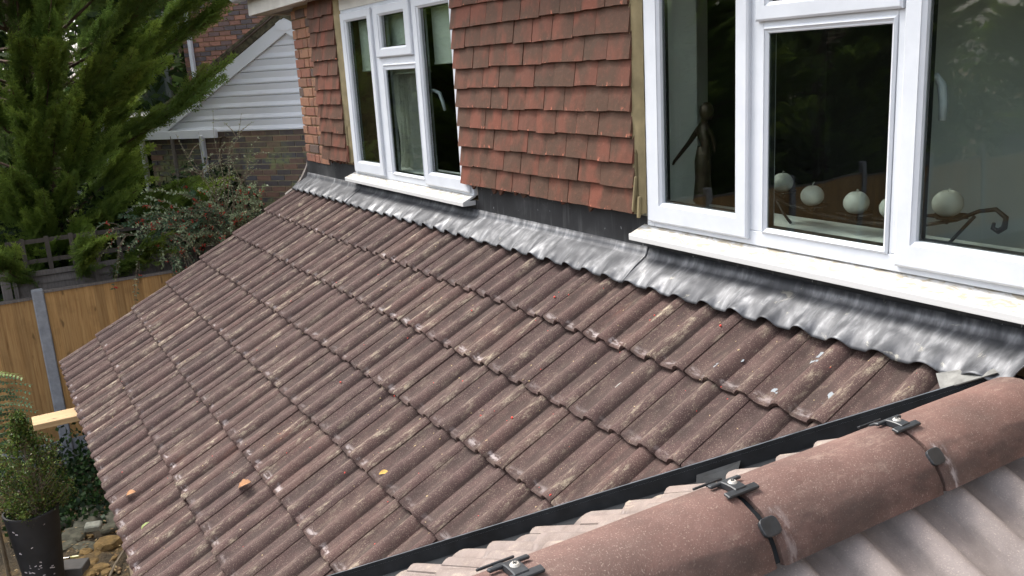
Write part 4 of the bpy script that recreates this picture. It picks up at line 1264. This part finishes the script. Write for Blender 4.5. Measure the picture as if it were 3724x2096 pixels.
# far tree mass at the top left behind the conifer
def leaf_cloud(name, centre, rad, n_, size, cols, seed, mat='leafy', flat=.0):
    nr = np.random.default_rng(seed)
    d = nr.normal(size=(n_, 3)); d /= np.linalg.norm(d, axis=1)[:, None]
    r_ = nr.uniform(.45, 1, n_)**.5
    lump = 1+.28*np.sin(d[:, 0]*5+seed)*np.cos(d[:, 2]*6+seed)+.15*np.sin(d[:, 1]*11)
    P = d*(r_*lump)[:, None]*np.array(rad)
    return leaves(name, P+np.array(centre), nr.normal(size=(n_, 3)), size, cols, seed, mat)
def leaves(name, P, D, size, cols, seed, mat='leafy', aspect=.5):
    nr = np.random.default_rng(seed+1); n_ = len(P)
    D = D/np.linalg.norm(D, axis=1)[:, None]
    A = np.cross(D, nr.normal(size=(n_, 3))); A /= np.linalg.norm(A, axis=1)[:, None]
    sz = size*nr.uniform(.65, 1.25, n_)[:, None]
    V = np.stack([P, P+D*sz*.5+A*sz*aspect*.5, P+D*sz, P+D*sz*.5-A*sz*aspect*.5], 1).reshape(-1, 3)
    F = np.arange(4*n_, dtype=np.int32).reshape(-1, 4)
    cols = np.array(cols); ci = nr.integers(0, len(cols), n_); Cc = cols[ci]*nr.uniform(.7, 1.3, n_)[:, None]
    return bake_mesh(name, V, F, np.repeat(Cc, 4, 0), M[mat])

# ------------------------------------------------------------------ cotoneaster with red berries over the fences
rs = random.Random(9)
cot = empty("berry_shrub", (-8.5, 0, GROUND)); tag(cot, "arching shrub with small grey-green leaves and red berries spilling over the fences", "shrub")
stems = MB(); LP = []; LD = []; LC = []; BP = []; berries = MB()
def arch(p0, p1, bend, nleaf, pale, nber, leafsize=.030):
    p0, p1 = np.array(p0, float), np.array(p1, float)
    L = np.linalg.norm(p1-p0)
    ph = rs.uniform(0, 6)
    def P(t):
        return p0+(p1-p0)*t+np.array([0, 0, bend*4*t*(1-t)])+np.array([.02*math.sin(7*t+ph), .03*math.sin(9*t+ph*2), .02*math.sin(11*t+ph)])*L*.5
    stems.tube([P(t) for t in np.linspace(0, 1, 9)], [.0045*(1-t)+.0016 for t in np.linspace(0, 1, 9)], 5, cap=False)
    for i in range(nleaf):
        t = .18+.82*(i+rs.random())/nleaf
        q = P(min(1, t)); dr = P(min(1, t+.02))-P(max(0, t-.02)); dr /= np.linalg.norm(dr)
        for sd in (-1, 1):
            a = np.array([rs.gauss(0, 1), rs.gauss(0, 1), rs.gauss(0, .8)]); a -= dr*a.dot(dr); a /= np.linalg.norm(a)
            LP.append(q); LD.append(dr*.55+a); LC.append((pale, leafsize))
    for i in range(nber):
        t = rs.uniform(.3, .97); q = P(t)+np.array([rs.gauss(0, .015), rs.gauss(0, .015), -.012])
        for k_ in range(rs.randint(2, 6)):
            BP.append(q+np.array([rs.gauss(0, .013), rs.gauss(0, .013), rs.gauss(0, .011)]))
root_ = [(-8.55, -.45, -1.0), (-8.4, .25, -1.1), (-8.5, .0, -.9), (-8.35, .55, -1.0)]
# dense middle mass
for i in range(120):
    b_ = rs.choice(root_)
    e = (rs.uniform(-8.75, -7.95), rs.uniform(-.95, .85), rs.uniform(-1.15, -.30)-.25*abs(rs.gauss(0, .3)))
    if e[1] > .35: e = (e[0], e[1], min(e[2], -.38))
    arch(b_, e, rs.uniform(.06, .24), rs.randint(38, 56), 1 if rs.random() < .62 else 0, rs.randint(1, 4), .040)
# tall pale thin shoots standing against the white gable and the brick wall
for e in [(-8.05, .55, .52), (-8.3, .28, .60), (-8.0, .70, .22), (-7.95, .62, .05), (-8.2, .05, .35), (-8.3, -.12, .20), (-8.35, -.18, .32), (-8.2, .40, .30), (-8.05, .35, -.02), (-7.9, .45, .10)]:
    b_ = (-8.3, rs.uniform(-.05, .35), -.75)
    arch(b_, e, rs.uniform(-.05, .10), 15, 2, 0, .026)
    for k_ in range(3):
        t = rs.uniform(.45, .8); q = [b_[j]+(e[j]-b_[j])*t for j in range(3)]
        arch(q, (q[0]+rs.uniform(-.1, .1), q[1]+rs.uniform(-.22, .30), q[2]+rs.uniform(-.04, .22)), .03, 7, 2, 0, .024)
# hanging shoots in front of the new fence
for b_, e in [((-8.4, -.7, -.95), (-8.02, -.98, -1.62)), ((-8.3, -.3, -1.0), (-7.98, -.30, -1.60)), ((-8.4, -.8, -.8), (-8.05, -1.32, -1.02)), ((-8.4, -.9, -.7), (-8.1, -1.36, -.85)),
             ((-8.3, -.4, -.8), (-7.95, .02, -1.32)), ((-8.2, -.35, -1.1), (-8.0, -.42, -1.62)), ((-8.3, -.5, -.8), (-8.0, -.15, -1.42)), ((-8.35, -.9, -.8), (-8.08, -1.12, -1.30)), ((-8.3, .1, -.85), (-7.95, .22, -1.20))]:
    for k_ in range(2):
        arch(b_, (e[0]+rs.uniform(-.03, .03), e[1]+rs.uniform(-.07, .07), e[2]+rs.uniform(-.03, .10)), rs.uniform(.05, .18), 15, 0 if k_ else 2, 1, .034)
for k_ in range(14):
    arch((-8.2, -.42+rs.uniform(-.1, .1), -1.05), (-8.02, -.42+rs.uniform(-.1, .1), rs.uniform(-1.7, -1.35)), .05, 16, 0, 0, .036)
LP = np.array(LP); LD = np.array(LD)
pal = np.array([p for p, _ in LC]); szs = np.array([s for _, s in LC])
nr = np.random.default_rng(4)
nL = len(LP); D = LD/np.linalg.norm(LD, axis=1)[:, None]; A = np.cross(D, nr.normal(size=(nL, 3))); A /= np.linalg.norm(A, axis=1)[:, None]
sz = (szs*nr.uniform(.7, 1.25, nL))[:, None]
V = np.stack([LP, LP+D*sz*.45+A*sz*.27, LP+D*sz, LP+D*sz*.45-A*sz*.27], 1).reshape(-1, 3)
colp = np.array([[.085, .145, .080], [.32, .38, .22], [.40, .44, .26]])[pal]*nr.uniform(.7, 1.35, nL)[:, None]
me = bake_mesh("leaves", V, np.arange(4*nL, dtype=np.int32).reshape(-1, 4), np.repeat(colp, 4, 0), M['leaf_shiny'])
link("leaves", me, None, cot); stems.build("stem", M['stem'], cot)
for p_ in BP:
    r_ = .0095; x, y, z = p_
    berries.add([(x, y, z-r_), (x+r_, y, z), (x, y+r_, z), (x-r_, y, z), (x, y-r_, z), (x, y, z+r_)], [(0,2,1),(0,3,2),(0,4,3),(0,1,4),(5,1,2),(5,2,3),(5,3,4),(5,4,1)])
bo = berries.build("berries", M['berry'], cot, smooth=True); bo["kind"] = "stuff"

for i, (cx_, cy_, rx_, ry_) in enumerate([(-12.5, -6.5, 2.2, 5.5), (-4.5, -22.2, 9.5, 1.8), (-14.5, .5, 1.2, 4.5), (-13.5, -16.5, 3.0, 4.0), (-16.5, 6.5, 1.5, 5)]):
    hb = leaf_cloud("tall_hedge", (cx_, cy_, -1.0 if i in (0, 1, 3) else .2), (rx_, ry_, 3.6 if i in (0, 1, 3) else 5.2), 26000, .30, [(.07,.115,.035), (.095,.15,.04), (.045,.08,.028)], 50+i)
    tag(link("tall_hedge", hb, None), ["tall dark hedge beyond the side fence, mirrored in the panes", "tall dark hedge behind the pale rear fence", "dense evergreen mass behind the feathery conifer", "dark tree clump at the garden's far corner", "dark tree far behind the brick house"][i], "hedge")
# dark hedge mass behind the trellis, under the conifer
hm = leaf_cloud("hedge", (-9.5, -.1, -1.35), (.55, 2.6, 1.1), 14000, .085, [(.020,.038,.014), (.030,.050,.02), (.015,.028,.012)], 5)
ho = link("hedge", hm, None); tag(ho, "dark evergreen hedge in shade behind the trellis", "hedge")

# ------------------------------------------------------------------ neighbour's garage with white gable
U = Vector((.797, .604, 0)); NN = Vector((.604, -.797, 0)); A0 = Vector((-9.419, .941, 0))
def MG(u, z, n_=0): return A0+U*u+NN*n_+Vector((0, 0, z))
GM = Matrix((U, -NN, Vector((0, 0, 1)))).transposed().to_4x4(); GM.translation = A0     # local x along the wall, y away from us
gar = empty("garage", (A0.x, A0.y, GROUND)); tag(gar, "neighbouring garage with white boarded gable over dark mottled brick", "garage")
def gbuild(mb, nm, mat, parent=None, bevel=0): return mb.build(nm, M[mat], parent or gar, bevel=bevel, mw=GM)
APU, APZ = .85, 1.63
SL = (1.58-.676)/(.766+.886)      # slope of the gable
rnd = random.Random(12)
z = .243-.075; row = 0
gbuild(MB().box(-1.72, 3.4, .012, .25, GROUND, .30), "wall", 'mortar_grey')
while z > -1.05:
    x = -1.72-(.115 if row % 2 else 0)
    while x < 1.45:
        w_ = .211
        a = max(x, -1.72)
        gbuild(MB().box(a, x+w_, -rnd.uniform(0, .003), .08, z+rnd.uniform(-.001, .001), z+.061), "brick", 'brick_dark', bevel=0)
        x += .225
    z -= .075; row += 1
# cladding boards
z = .238; bh = .152; k_ = 0
zz = .238
while zz < 1.60:
    z1 = min(zz+bh, 1.60)
    xl0 = -1.72 if zz < .26 else APU-(APZ+.03-zz)/SL-.0; xl1 = APU-(APZ+.03-z1)/SL
    xr0 = APU+(APZ+.03-zz)/SL; xr1 = APU+(APZ+.03-z1)/SL
    hgt = z1-zz
    prf = [(0.0, -.022), (.018, -.026), (.060, -.012), (.066, -.010), (.112, -.016), (hgt-.012 if hgt > .12 else hgt*.9, -.018), (hgt-.004, -.006)]
    prf = [(min(a, hgt), b) for a, b in prf]
    v = []
    for h_, yy in prf:
        f = h_/hgt; v += [(xl0+(xl1-xl0)*f, yy, zz+h_), (xr0+(xr1-xr0)*f, yy, zz+h_)]
    m_ = MB(); m_.add(v, [(i*2, i*2+1, i*2+3, i*2+2) for i in range(len(prf)-1)])
    nb_ = len(v); m_.add([v[0], v[1], (v[1][0], .0, v[1][2]), (v[0][0], .0, v[0][2])], [(0, 1, 2, 3)])
    gbuild(m_, "cladding_board", 'clad'); zz += bh
# barge boards (wide white), apex piece, horizontal soffit box at the foot
wv = .175/math.cos(math.atan(SL))
def barge(sgn, nm="barge_board"):
    def X(z): return APU-sgn*(APZ-z)/SL
    z0, z1 = .20, APZ
    m_ = MB(); poly = [(X(z0), z0), (X(z1), z1+.0), (X(z1), z1-wv*.9), (X(z0)+sgn*.0+sgn*(wv*.9)/SL, z0)]
    m_.prism(poly, -.075, -.048, 'xz'); return gbuild(m_, nm, 'clad')
SLX = SL
# outer edge measured at u=-1.83 z=.254 and u=.82 z=1.66
barge(1); barge(-1)
gbuild(MB().prism([(APU-.13, APZ-.02), (APU+.13, APZ-.02), (APU+.13, 1.50), (APU+.05, 1.478), (APU-.05, 1.478), (APU-.13, 1.50)], -.083, -.076, 'xz'), "apex_cover", 'clad')
gbuild(MB().box(-1.95, -.46, -.085, -.03, .16, .275), "soffit_box", 'clad', bevel=.004)
gbuild(MB().box(-2.0, -1.86, -.08, 3.5, .21, .33), "gutter", 'upvc', bevel=.02)
# verge mortar and roof
for sgn in (1, -1):
    def X(z): return APU-sgn*(APZ-z)/SL
    m_ = MB(); m_.prism([(X(.19), .20), (X(APZ), APZ+.01), (X(APZ), APZ+.095), (X(.19)-sgn*.05, .285)], -.085, -.03, 'xz'); gbuild(m_, "verge_mortar", 'verge')
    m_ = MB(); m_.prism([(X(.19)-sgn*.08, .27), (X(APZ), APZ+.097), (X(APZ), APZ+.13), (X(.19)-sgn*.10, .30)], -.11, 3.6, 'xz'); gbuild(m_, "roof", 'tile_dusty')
# ragged moss tufts and verge tiles
rnd = random.Random(3); L0 = 0
for i in range(9):
    f0, f1 = i/9, (i+1)/9
    za, zb = .30+(APZ+.13-.30)*f0, .30+(APZ+.13-.30)*f1
    xa, xb = APU-(APZ+.125-za)/SL, APU-(APZ+.125-zb)/SL
    h_ = rnd.uniform(.008, .03)
    m_ = MB(); m_.prism([(xa-.02, za-.02), (xb-.01, zb-.012), (xb-.025, zb+.012), (xa-.04, za+.012)], -.125, .25, 'xz'); gbuild(m_, "verge_tile", 'verge')
mo = MB()
for i in range(420):
    f = rnd.random(); z_ = .34+(APZ+.13-.34)*f; x_ = APU-(APZ+.125-z_)/SL-.02; a = rnd.uniform(.006, .018)
    if math.sin(f*23)+.4 < rnd.uniform(-.6, 1): continue
    y_0 = rnd.uniform(-.12, .2)
    mo.add([(x_-a, y_0-a, z_), (x_+a, y_0-a, z_+.01), (x_+a, y_0+a, z_+.01), (x_-a, y_0+a, z_), (x_-a*.3, y_0, z_+a*1.6)], [(0,1,4),(1,2,4),(2,3,4),(3,0,4)])
o = gbuild(mo, "moss", 'moss'); o["kind"] = "stuff"
# downpipes, dark rod
def dpipe(u, z0, z1, tilt=0):
    m_ = MB(); m_.box(u-.033, u+.033, -.105, -.045, z0, z1); m_.box(u-.040, u+.040, -.110, -.040, (z0+z1)/2-.30, (z0+z1)/2-.25); return gbuild(m_, "downpipe", 'upvc', bevel=.006)
dpipe(-.705, -1.3, .20)
m_ = MB(); m_.tube([(-1.24, -.06, .20), (-1.23, -.06, -.42)], .028, 8); m_.box(-1.275, -1.185, -.09, -.03, -.52, -.32); gbuild(m_, "downpipe", 'oldfence')
m_ = MB(); m_.tube([(-.30, -.02, .13), (-.36, -.03, .17), (-.43, -.03, .15), (-.455, -.03, .06), (-.46, -.03, -.25), (-.49, -.03, -.9)], .009, 6); gbuild(m_, "pipe_rod", 'bark')
# patio-door white pieces and lit white paintwork glimpsed at the left of the garage
cons = empty("white_porch", (MG(-2.9, GROUND, 0))); tag(cons, "low white plastic porch glimpsed between the conifer and the garage eaves", "porch")
for bx in ((-3.6, -2.15, .3, .36, .33, .45), (-3.6, -2.15, .3, .36, .10, .16), (-3.6, -3.5, .3, .36, -2.2, .34), (-2.9, -2.84, .3, .36, -2.2, .34), (-2.2, -2.14, .3, .36, -2.2, .34), (-3.6, -2.15, .28, .38, -.95, -.85)):
    MB().box(*bx).build("frame_bar", M['upvc'], cons, mw=GM, bevel=.004)
MB().box(-3.58, -2.16, .32, .325, -.9, .34).build("pane", M['glass'], cons, mw=GM)
MB().box(-3.6, -2.14, .3, 1.9, -3.3, -.951).build("plinth_wall", M['brick_dark'], cons, mw=GM)
MB().box(-3.7, -2.05, .2, 2.0, .451, .48).build("roof", M['soffit'], cons, mw=GM)

# ------------------------------------------------------------------ brick house further back
B0 = Vector((-12.37, 1.675, 0)); HM = GM.copy(); HM.translation = B0
nh = empty("brick_house", (B0.x, B0.y, GROUND)); tag(nh, "neighbour's multi-coloured brick house wall rising behind the garage", "house")
def hbuild(mb, nm, mat, parent=None, bevel=0): return mb.build(nm, M[mat], parent or nh, bevel=bevel, mw=HM)
hbuild(MB().box(-1.05, 9, .012, .3, GROUND, 6), "wall", 'mortar')
hbuild(MB().box(-1.05, -1.04, .3, 6, GROUND, 6), "side_wall", 'bricktex')
hbuild(MB().box(-5.5, -1.06, 2.5, 2.8, GROUND, 6), "wall", 'bricktex')
z = .95; row = 0; cnt = 0
while z < 2.62:
    x = -1.05-(.11 if row % 2 else 0)
    while x < 1.5:
        a = max(x, -1.05); hbuild(MB().box(a, x+.212, -rnd.uniform(0, .004), .05, z, z+.062), "brick", 'brick_far'); x += .225; cnt += 1
    z += .075; row += 1
# stepped lead soakers where the garage roof meets the wall
st = MB(); zs = .86
pts = []
for i in range(10):
    u_ = -.75+.155*i; zt = 1.02+.088*i
    st.box(u_, u_+.156, -.012, -.004, .70+.07*i, zt)
hbuild(st, "stepped_flashing", 'slate')
hbuild(MB().box(-.895, -.825, -.07, -.01, .9, 2.09), "downpipe", 'upvc', bevel=.006)
# far wing with eaves
wing = MB().box(-3.2, -1.25, .3, .9, 1.92, 2.02); hbuild(wing, "eaves_fascia", 'upvc')
hbuild(MB().tube([(-3.2, .26, 2.06), (-1.25, .26, 2.06)], .05, 10), "eaves_gutter", 'upvc')
rt_ = MB()
for i in range(9):
    hbuild(MB().prism([(.28, 2.08), (.95, 2.55), (.95, 2.58), (.27, 2.11)], -3.1+.2*i+.004, -2.9+.2*i-.004, 'yz'), "roof_tile", 'verge')
hbuild(MB().box(-1.30, -1.22, .22, .27, 1.75, 2.4), "barge_board", 'upvc')
hbuild(MB().box(-3.2, -1.9, .5, .55, .3, 1.7), "window_frame", 'upvc')
hbuild(MB().box(-3.1, -2.0, .48, .485, .4, 1.6), "pane", 'glass')

# ------------------------------------------------------------------ pots, plants, ground clutter
def planter(x, y, rim_z, r_, label, seed):
    root = empty("planter", (x, y, GROUND)); tag(root, label, "planter", "tall dark planters")
    h_ = rim_z-GROUND
    p_ = MB(); p_.lathe([(0, .0), (r_*.62, 0), (r_*.66, .01), (r_*.98, h_-.03), (r_*1.01, h_-.012), (r_*1.0, h_), (r_*.93, h_), (r_*.90, h_-.03), (r_*.86, h_-.10), (0, h_-.10)], (x, y, GROUND), 48)
    o = p_.build("pot", M['pot'], root); smooth_by_angle(o.data)
    s = MB(); s.lathe([(0, .012), (r_*.5, .006), (r_*.865, 0)], (x, y, rim_z-.095), 24); s.build("soil", M['soilpot'], root)
    rd = random.Random(seed); f = MB()
    cd = (CAM-Vector((x, y, GROUND))); ca = math.atan2(cd.y, cd.x)
    for i in range(34):
        a = ca+rd.uniform(-.9, .75); t = rd.random()**.7*.8; zz_ = GROUND+h_*(1-t)-.08; rr = r_*(.66+.32*(zz_-GROUND)/h_)+.0015
        sz_ = rd.uniform(.004, .013); n_ = Vector((math.cos(a), math.sin(a), 0)); tt_ = Vector((-math.sin(a), math.cos(a), 0)); c0 = Vector((x, y, zz_))+n_*rr
        f.obox(c0, n_, tt_+Vector((0,0,rd.uniform(-.5,.5))), (0,0,1), .0012, sz_, sz_*.4)
    o = f.build("stuck_petal", M['petal'], root); o["kind"] = "stuff"
    return root
planter(-5.195, -2.34, -2.487, .214, "tall dark planter holding the clipped box shrub", 1)
planter(-5.25, -2.86, -2.50, .214, "tall dark planter cut off by the left edge, under the fern-like leaves", 2)

def bush(name, label, cat, stemsrc, prof_pts, n_, size, cols, seed, group=None):
    """leaf shell on many twigs; prof_pts: list of (z, r)"""
    nr = np.random.default_rng(seed); rs_ = random.Random(seed)
    x0, y0, z0 = stemsrc; root = empty(name, stemsrc); tag(root, label, cat, group)
    zs_ = [p[0] for p in prof_pts]; rr = [p[1] for p in prof_pts]
    ntw = n_//26; sb = MB(); P = []; D = []
    for i in range(ntw):
        z = rs_.uniform(zs_[0], zs_[-1]); R = np.interp(z, zs_, rr)
        a = rs_.uniform(0, 2*math.pi); lump = 1+.22*math.sin(3*a+z*9)+.15*math.sin(7*a-z*17)
        e = np.array([x0+R*lump*math.cos(a), y0+R*lump*math.sin(a), z])
        s0 = np.array([x0+rs_.uniform(-.02, .02), y0+rs_.uniform(-.02, .02), max(z0, z-R*1.3)])
        if i % 3 == 0: sb.tube([s0, (s0+e)/2+[0, 0, .01], e], [.004, .003, .0015], 4, cap=False)
        for k_ in range(26):
            t = rs_.uniform(.5, 1.08); q = s0+(e-s0)*t+nr.normal(0, .018, 3); P.append(q); D.append((e-s0)+nr.normal(0, .7*np.linalg.norm(e-s0)+.05, 3)+[0, 0, .05])
    sb.tube([(x0, y0, z0), (x0+.01, y0, (z0+zs_[-1])/2), (x0, y0+.01, zs_[-1]-.05)], [.018, .012, .005], 6)
    for k_ in range(4): sb.tube([(x0+.03*k_-.05, y0+.02*k_, z0), (x0+.05*k_-.08, y0+.05*k_-.07, (z0+zs_[-1])/2)], [.010, .006], 6)
    link("foliage", leaves("foliage", np.array(P), np.array(D), size, cols, seed, 'leaf_shiny', .62), None, root)
    sb.build("stem", M['stem'], root)
    return root
bush("box_shrub", "small-leaved green box shrub standing in the tall dark planter", "shrub", (-5.195, -2.30, -2.58),
     [(-2.55, .15), (-2.42, .22), (-2.25, .26), (-2.10, .26), (-1.98, .20), (-1.90, .11), (-1.80, .06), (-1.66, .025)], 11500, .023,
     [(.07,.12,.022), (.11,.16,.03), (.045,.08,.022), (.14,.17,.04), (.10,.07,.03)], 14)
bush("box_shrub", "low leafy growth in the left planter below the fern-like leaves", "shrub", (-5.25, -2.86, -2.59), [(-2.58, .15), (-2.45, .19), (-2.3, .12)], 2600, .022,
     [(.03,.05,.018), (.05,.07,.02)], 15)
# pinnate leaved shrub at the left edge
pin = empty("pinnate_shrub", (-5.75, -2.62, GROUND)); tag(pin, "shrub with long fern-like blue-green leaves at the left edge", "shrub")
P = []; D = []; SZ = []; sb = MB(); rs = random.Random(2)
tips = [(-5.56,-2.24,-1.36),(-5.50,-2.16,-1.50),(-5.45,-2.17,-1.62),(-5.48,-2.24,-1.72),(-5.46,-2.22,-1.86),(-5.44,-2.30,-2.0),(-5.43,-2.34,-2.12),(-5.6,-2.45,-1.30),(-5.5,-2.4,-1.6),(-5.45,-2.42,-1.95),(-5.42,-2.5,-2.1),(-5.62,-2.3,-1.46),(-5.55,-2.15,-1.8),(-5.5,-2.12,-1.95),(-5.6,-2.2,-1.6)]
cols_ = []
for i, tp in enumerate(tips*2):
    tp = (tp[0]+rs.uniform(-.04, .04), tp[1]+rs.uniform(-.05, .03), tp[2]+rs.uniform(-.03, .03)-(.05 if i >= len(tips) else 0))
    p0 = np.array([-5.72+rs.uniform(-.05, .05), -2.62+rs.uniform(-.05, .05), tp[2]-.12]); p1 = np.array(tp)
    def PP(t): return p0+(p1-p0)*t+np.array([0, 0, .10*4*t*(1-t)*.6-.05*t*t])
    sb.tube([PP(t) for t in (0, .3, .6, 1)], [.004, .003, .0025, .001], 5, cap=False)
    for k_ in range(13):
        t = .2+.8*k_/12; q = PP(t); dr = PP(min(1, t+.02))-PP(t-.02); dr /= np.linalg.norm(dr); sd_ = np.cross(dr, [0, 0, 1]); sd_ /= np.linalg.norm(sd_)
        for s_ in (-1, 1): P.append(q); D.append(dr*.55+sd_*s_+np.array([0, 0, rs.uniform(-.25, .05)])); SZ.append(.085*(1-.45*t)); cols_.append((.075,.145,.07) if i % 9 else (.15,.21,.06))
P = np.array(P); D = np.array(D); D /= np.linalg.norm(D, axis=1)[:, None]; A = np.cross(D, np.array([0, 0, 1.])); A /= np.linalg.norm(A, axis=1)[:, None]
SZ = np.array(SZ)[:, None]
V = np.stack([P, P+D*SZ*.4+A*SZ*.21, P+D*SZ, P+D*SZ*.4-A*SZ*.21], 1).reshape(-1, 3)
link("leaves", bake_mesh("leaves", V, np.arange(len(V), dtype=np.int32).reshape(-1, 4), np.repeat(np.array(cols_), 4, 0), M['leaf_shiny']), None, pin)
sb.build("stem", M['stem'], pin)
MB().tube([(-5.74, -2.62, GROUND), (-5.72, -2.62, -1.6)], [.02, .01], 8).build("trunk", M['stem'], pin)

# ivy-like ground cover by the fence foot
nr = np.random.default_rng(6)
n_ = 5200
yy = nr.uniform(-2.6, -.7, n_); xx = nr.uniform(-7.9, -6.3, n_); hh = np.abs(nr.normal(0, .20, n_))+.02
hh *= np.clip(1.5-(xx+7.9)/1.3, .12, 1.5)
P = np.stack([xx, yy, GROUND+hh], 1); D = nr.normal(size=(n_, 3))+[.3, 0, .4]
o = link("ground_cover", leaves("ground_cover", P, D, .062, [(.025,.055,.018), (.04,.08,.022), (.018,.038,.015)], 7, 'leaf_shiny', .8), None); tag(o, kind='stuff')

def rock(x, y, sx, sy, sz, seed, mat, label, group, name="rubble_stone", cat="stone"):
    rd = random.Random(seed); bm = bmesh.new(); bmesh.ops.create_icosphere(bm, subdivisions=2, radius=1)
    for v in bm.verts:
        f = 1+.22*mnoise.noise(v.co*1.6+Vector((seed, 0, 0)))+.10*mnoise.noise(v.co*4+Vector((seed, 3, 0)))
        v.co = Vector((v.co.x*sx*f, v.co.y*sy*f, max(v.co.z, -.5)*sz*f))
        v.co.z = min(v.co.z, sz*.72)
    me = bpy.data.meshes.new(name); bm.to_mesh(me); bm.free()
    o = link(name, me, M[mat], None, Matrix.Translation((x, y, GROUND+sz*.42)) @ Matrix.Rotation(rd.uniform(0, 3), 4, 'Z'))
    tag(o, label, cat, group); return o
rnd = random.Random(44)
stones = [(-6.35,-1.90,.20,.12,.07),(-6.15,-2.05,.16,.10,.06),(-6.30,-1.62,.22,.12,.08),(-6.55,-1.85,.16,.1,.08),(-6.5,-2.1,.14,.10,.07),(-6.1,-1.70,.13,.09,.05),(-5.95,-2.12,.12,.08,.05),(-6.7,-1.6,.15,.1,.08),(-5.82,-1.98,.15,.09,.055),(-6.0,-2.32,.12,.08,.05),(-6.45,-1.45,.2,.1,.08)]
for i, (x, y, a, b, c_) in enumerate(stones):
    rock(x, y, a, b, c_, i, 'stone', ["long dark slab of rubble nearest the pale block", "flat dark stone just before the pale block", "largest flat stone of the upper shaded heap", "dark stone left of the long upper slabs", "dark stone close beside the tall planter", "small dark stone right behind the pale block", "small flat stone between the planter and the yellow lumps", "furthest dark stone under the leafy ground cover", "greenish dark stone touching the biggest yellow lump", "low dark stone at the foot of the planter", "wide dark stone half under the eaves at the top of the heap"][i], "dark rubble stones")
for i, (x, y, a, b, c_) in enumerate([(-5.72,-1.80,.13,.11,.09),(-5.72,-1.98,.09,.06,.05),(-5.62,-1.90,.07,.05,.04),(-5.60,-2.05,.08,.05,.04),(-5.50,-1.95,.06,.05,.035),(-5.42,-1.98,.07,.06,.035),(-5.35,-1.90,.08,.06,.04),(-5.30,-2.0,.09,.07,.04),(-5.24,-1.86,.06,.05,.03),(-5.8,-1.88,.06,.05,.04)]):
    rock(x, y, a, b, c_, 30+i, 'ochre', ["biggest crumbly yellow clay lump, under the eaves edge", "flat yellow clay lump beside the greenish stone", "small yellow lump between the two largest lumps", "yellow lump next to the screwdriver handle", "pale yellow lump just right of the screwdriver", "yellow lump right of the dark grey block", "yellow clay lump near the thin brown stick", "broad yellow lump at the bottom edge of the frame", "small yellow lump under the brown stick", "small yellow lump at the rubble's edge, furthest from the camera"][i], "yellow clay lumps", "clay_lump", "clay lump")
for i in range(60):
    x, y = rnd.uniform(-6.8, -5.0), rnd.uniform(-2.4, -1.5)
    r_ = rnd.uniform(.012, .03); rock(x, y, r_*1.3, r_, r_*.8, 60+i, rnd.choice(['stone', 'ochre', 'ochre', 'mortar']), "small loose stone on the dug garden soil", "small loose stones", "small_stone", "stone")
b_ = MB().box(-.075, .075, -.05, .05, 0, .065).build("block_piece", M['palebrick'], None, bevel=.012, mw=Matrix.Translation((-6.02, -1.87, GROUND+.09)) @ Matrix.Rotation(1.25, 4, 'Z') @ Matrix.Rotation(.15, 4, 'X'))
tag(b_, "pale broken block piece lying on the dark rubble", "block")
b_ = MB().box(-.11, .11, -.09, .09, 0, .10).build("dark_block", M['undercloak'], None, bevel=.006, mw=Matrix.Translation((-5.40, -2.11, GROUND+.01)) @ Matrix.Rotation(1.1, 4, 'Z'))
tag(b_, "dark grey block on the soil below the screwdriver", "block")
sdv = empty("screwdriver", (-5.62, -2.14, GROUND+.06)); tag(sdv, "screwdriver with translucent yellow handle lying on the soil by the planter", "screwdriver")
p0, p1 = Vector((-5.655, -2.225, GROUND+.075)), Vector((-5.555, -2.045, GROUND+.085)); md = p0.lerp(p1, .55)
MB().tube([p0, p0.lerp(md, .1), md], [.002, .0042, .0042], 8).build("shaft", M['steel'], sdv)
MB().tube([md, md.lerp(p1, .06), md.lerp(p1, .2), md.lerp(p1, .3), md.lerp(p1, .92), p1], [.007, .011, .008, .012, .0125, .009], 8).build("handle", M['yellow'], sdv)
MB().tube([md.lerp(p0, .04), md.lerp(p1, .10)], .0125, 8).build("collar", M['black'], sdv)
o = MB().tube([(-5.10, -1.86, GROUND+.03), (-5.25, -1.79, GROUND+.05), (-5.45, -1.69, GROUND+.06)], [.012, .014, .010], 7).build("stick", M['stem']); tag(o, "thin brown stick on the soil at the eaves", "stick")
# sawn plank end sticking out below the eaves
pk = MB().box(-3.72, -3.53, -2.20, -1.60, -1.262, -1.222).build("timber_plank", M['plank'], None, bevel=.003); tag(pk, "sawn pale timber plank poking out below the eaves tiles", "plank")
# fallen leaves and litter on the soil
lt = MB(); rnd = random.Random(2)
for i in range(500):
    x, y = rnd.uniform(-7.2, -4.9), rnd.uniform(-2.6, -1.4); a = rnd.uniform(.006, .022); t = rnd.uniform(0, 6); z = GROUND+rnd.uniform(.02, .10)
    u_ = Vector((math.cos(t), math.sin(t), rnd.uniform(-.4, .4)))*a; v_ = Vector((-math.sin(t), math.cos(t), rnd.uniform(-.3, .3)))*a*.5; c0 = Vector((x, y, z))
    lt.add([c0-u_, c0+v_, c0+u_, c0-v_], [(0,1,2,3)], rnd.choice([0, 0, 1]))
o = lt.build("leaf_litter", [simple("brown_litter", (.20,.12,.05), .9, var=.5, scale=3), simple("pale_litter", (.38,.28,.14), .9, var=.4, scale=3)]); tag(o, kind='stuff')
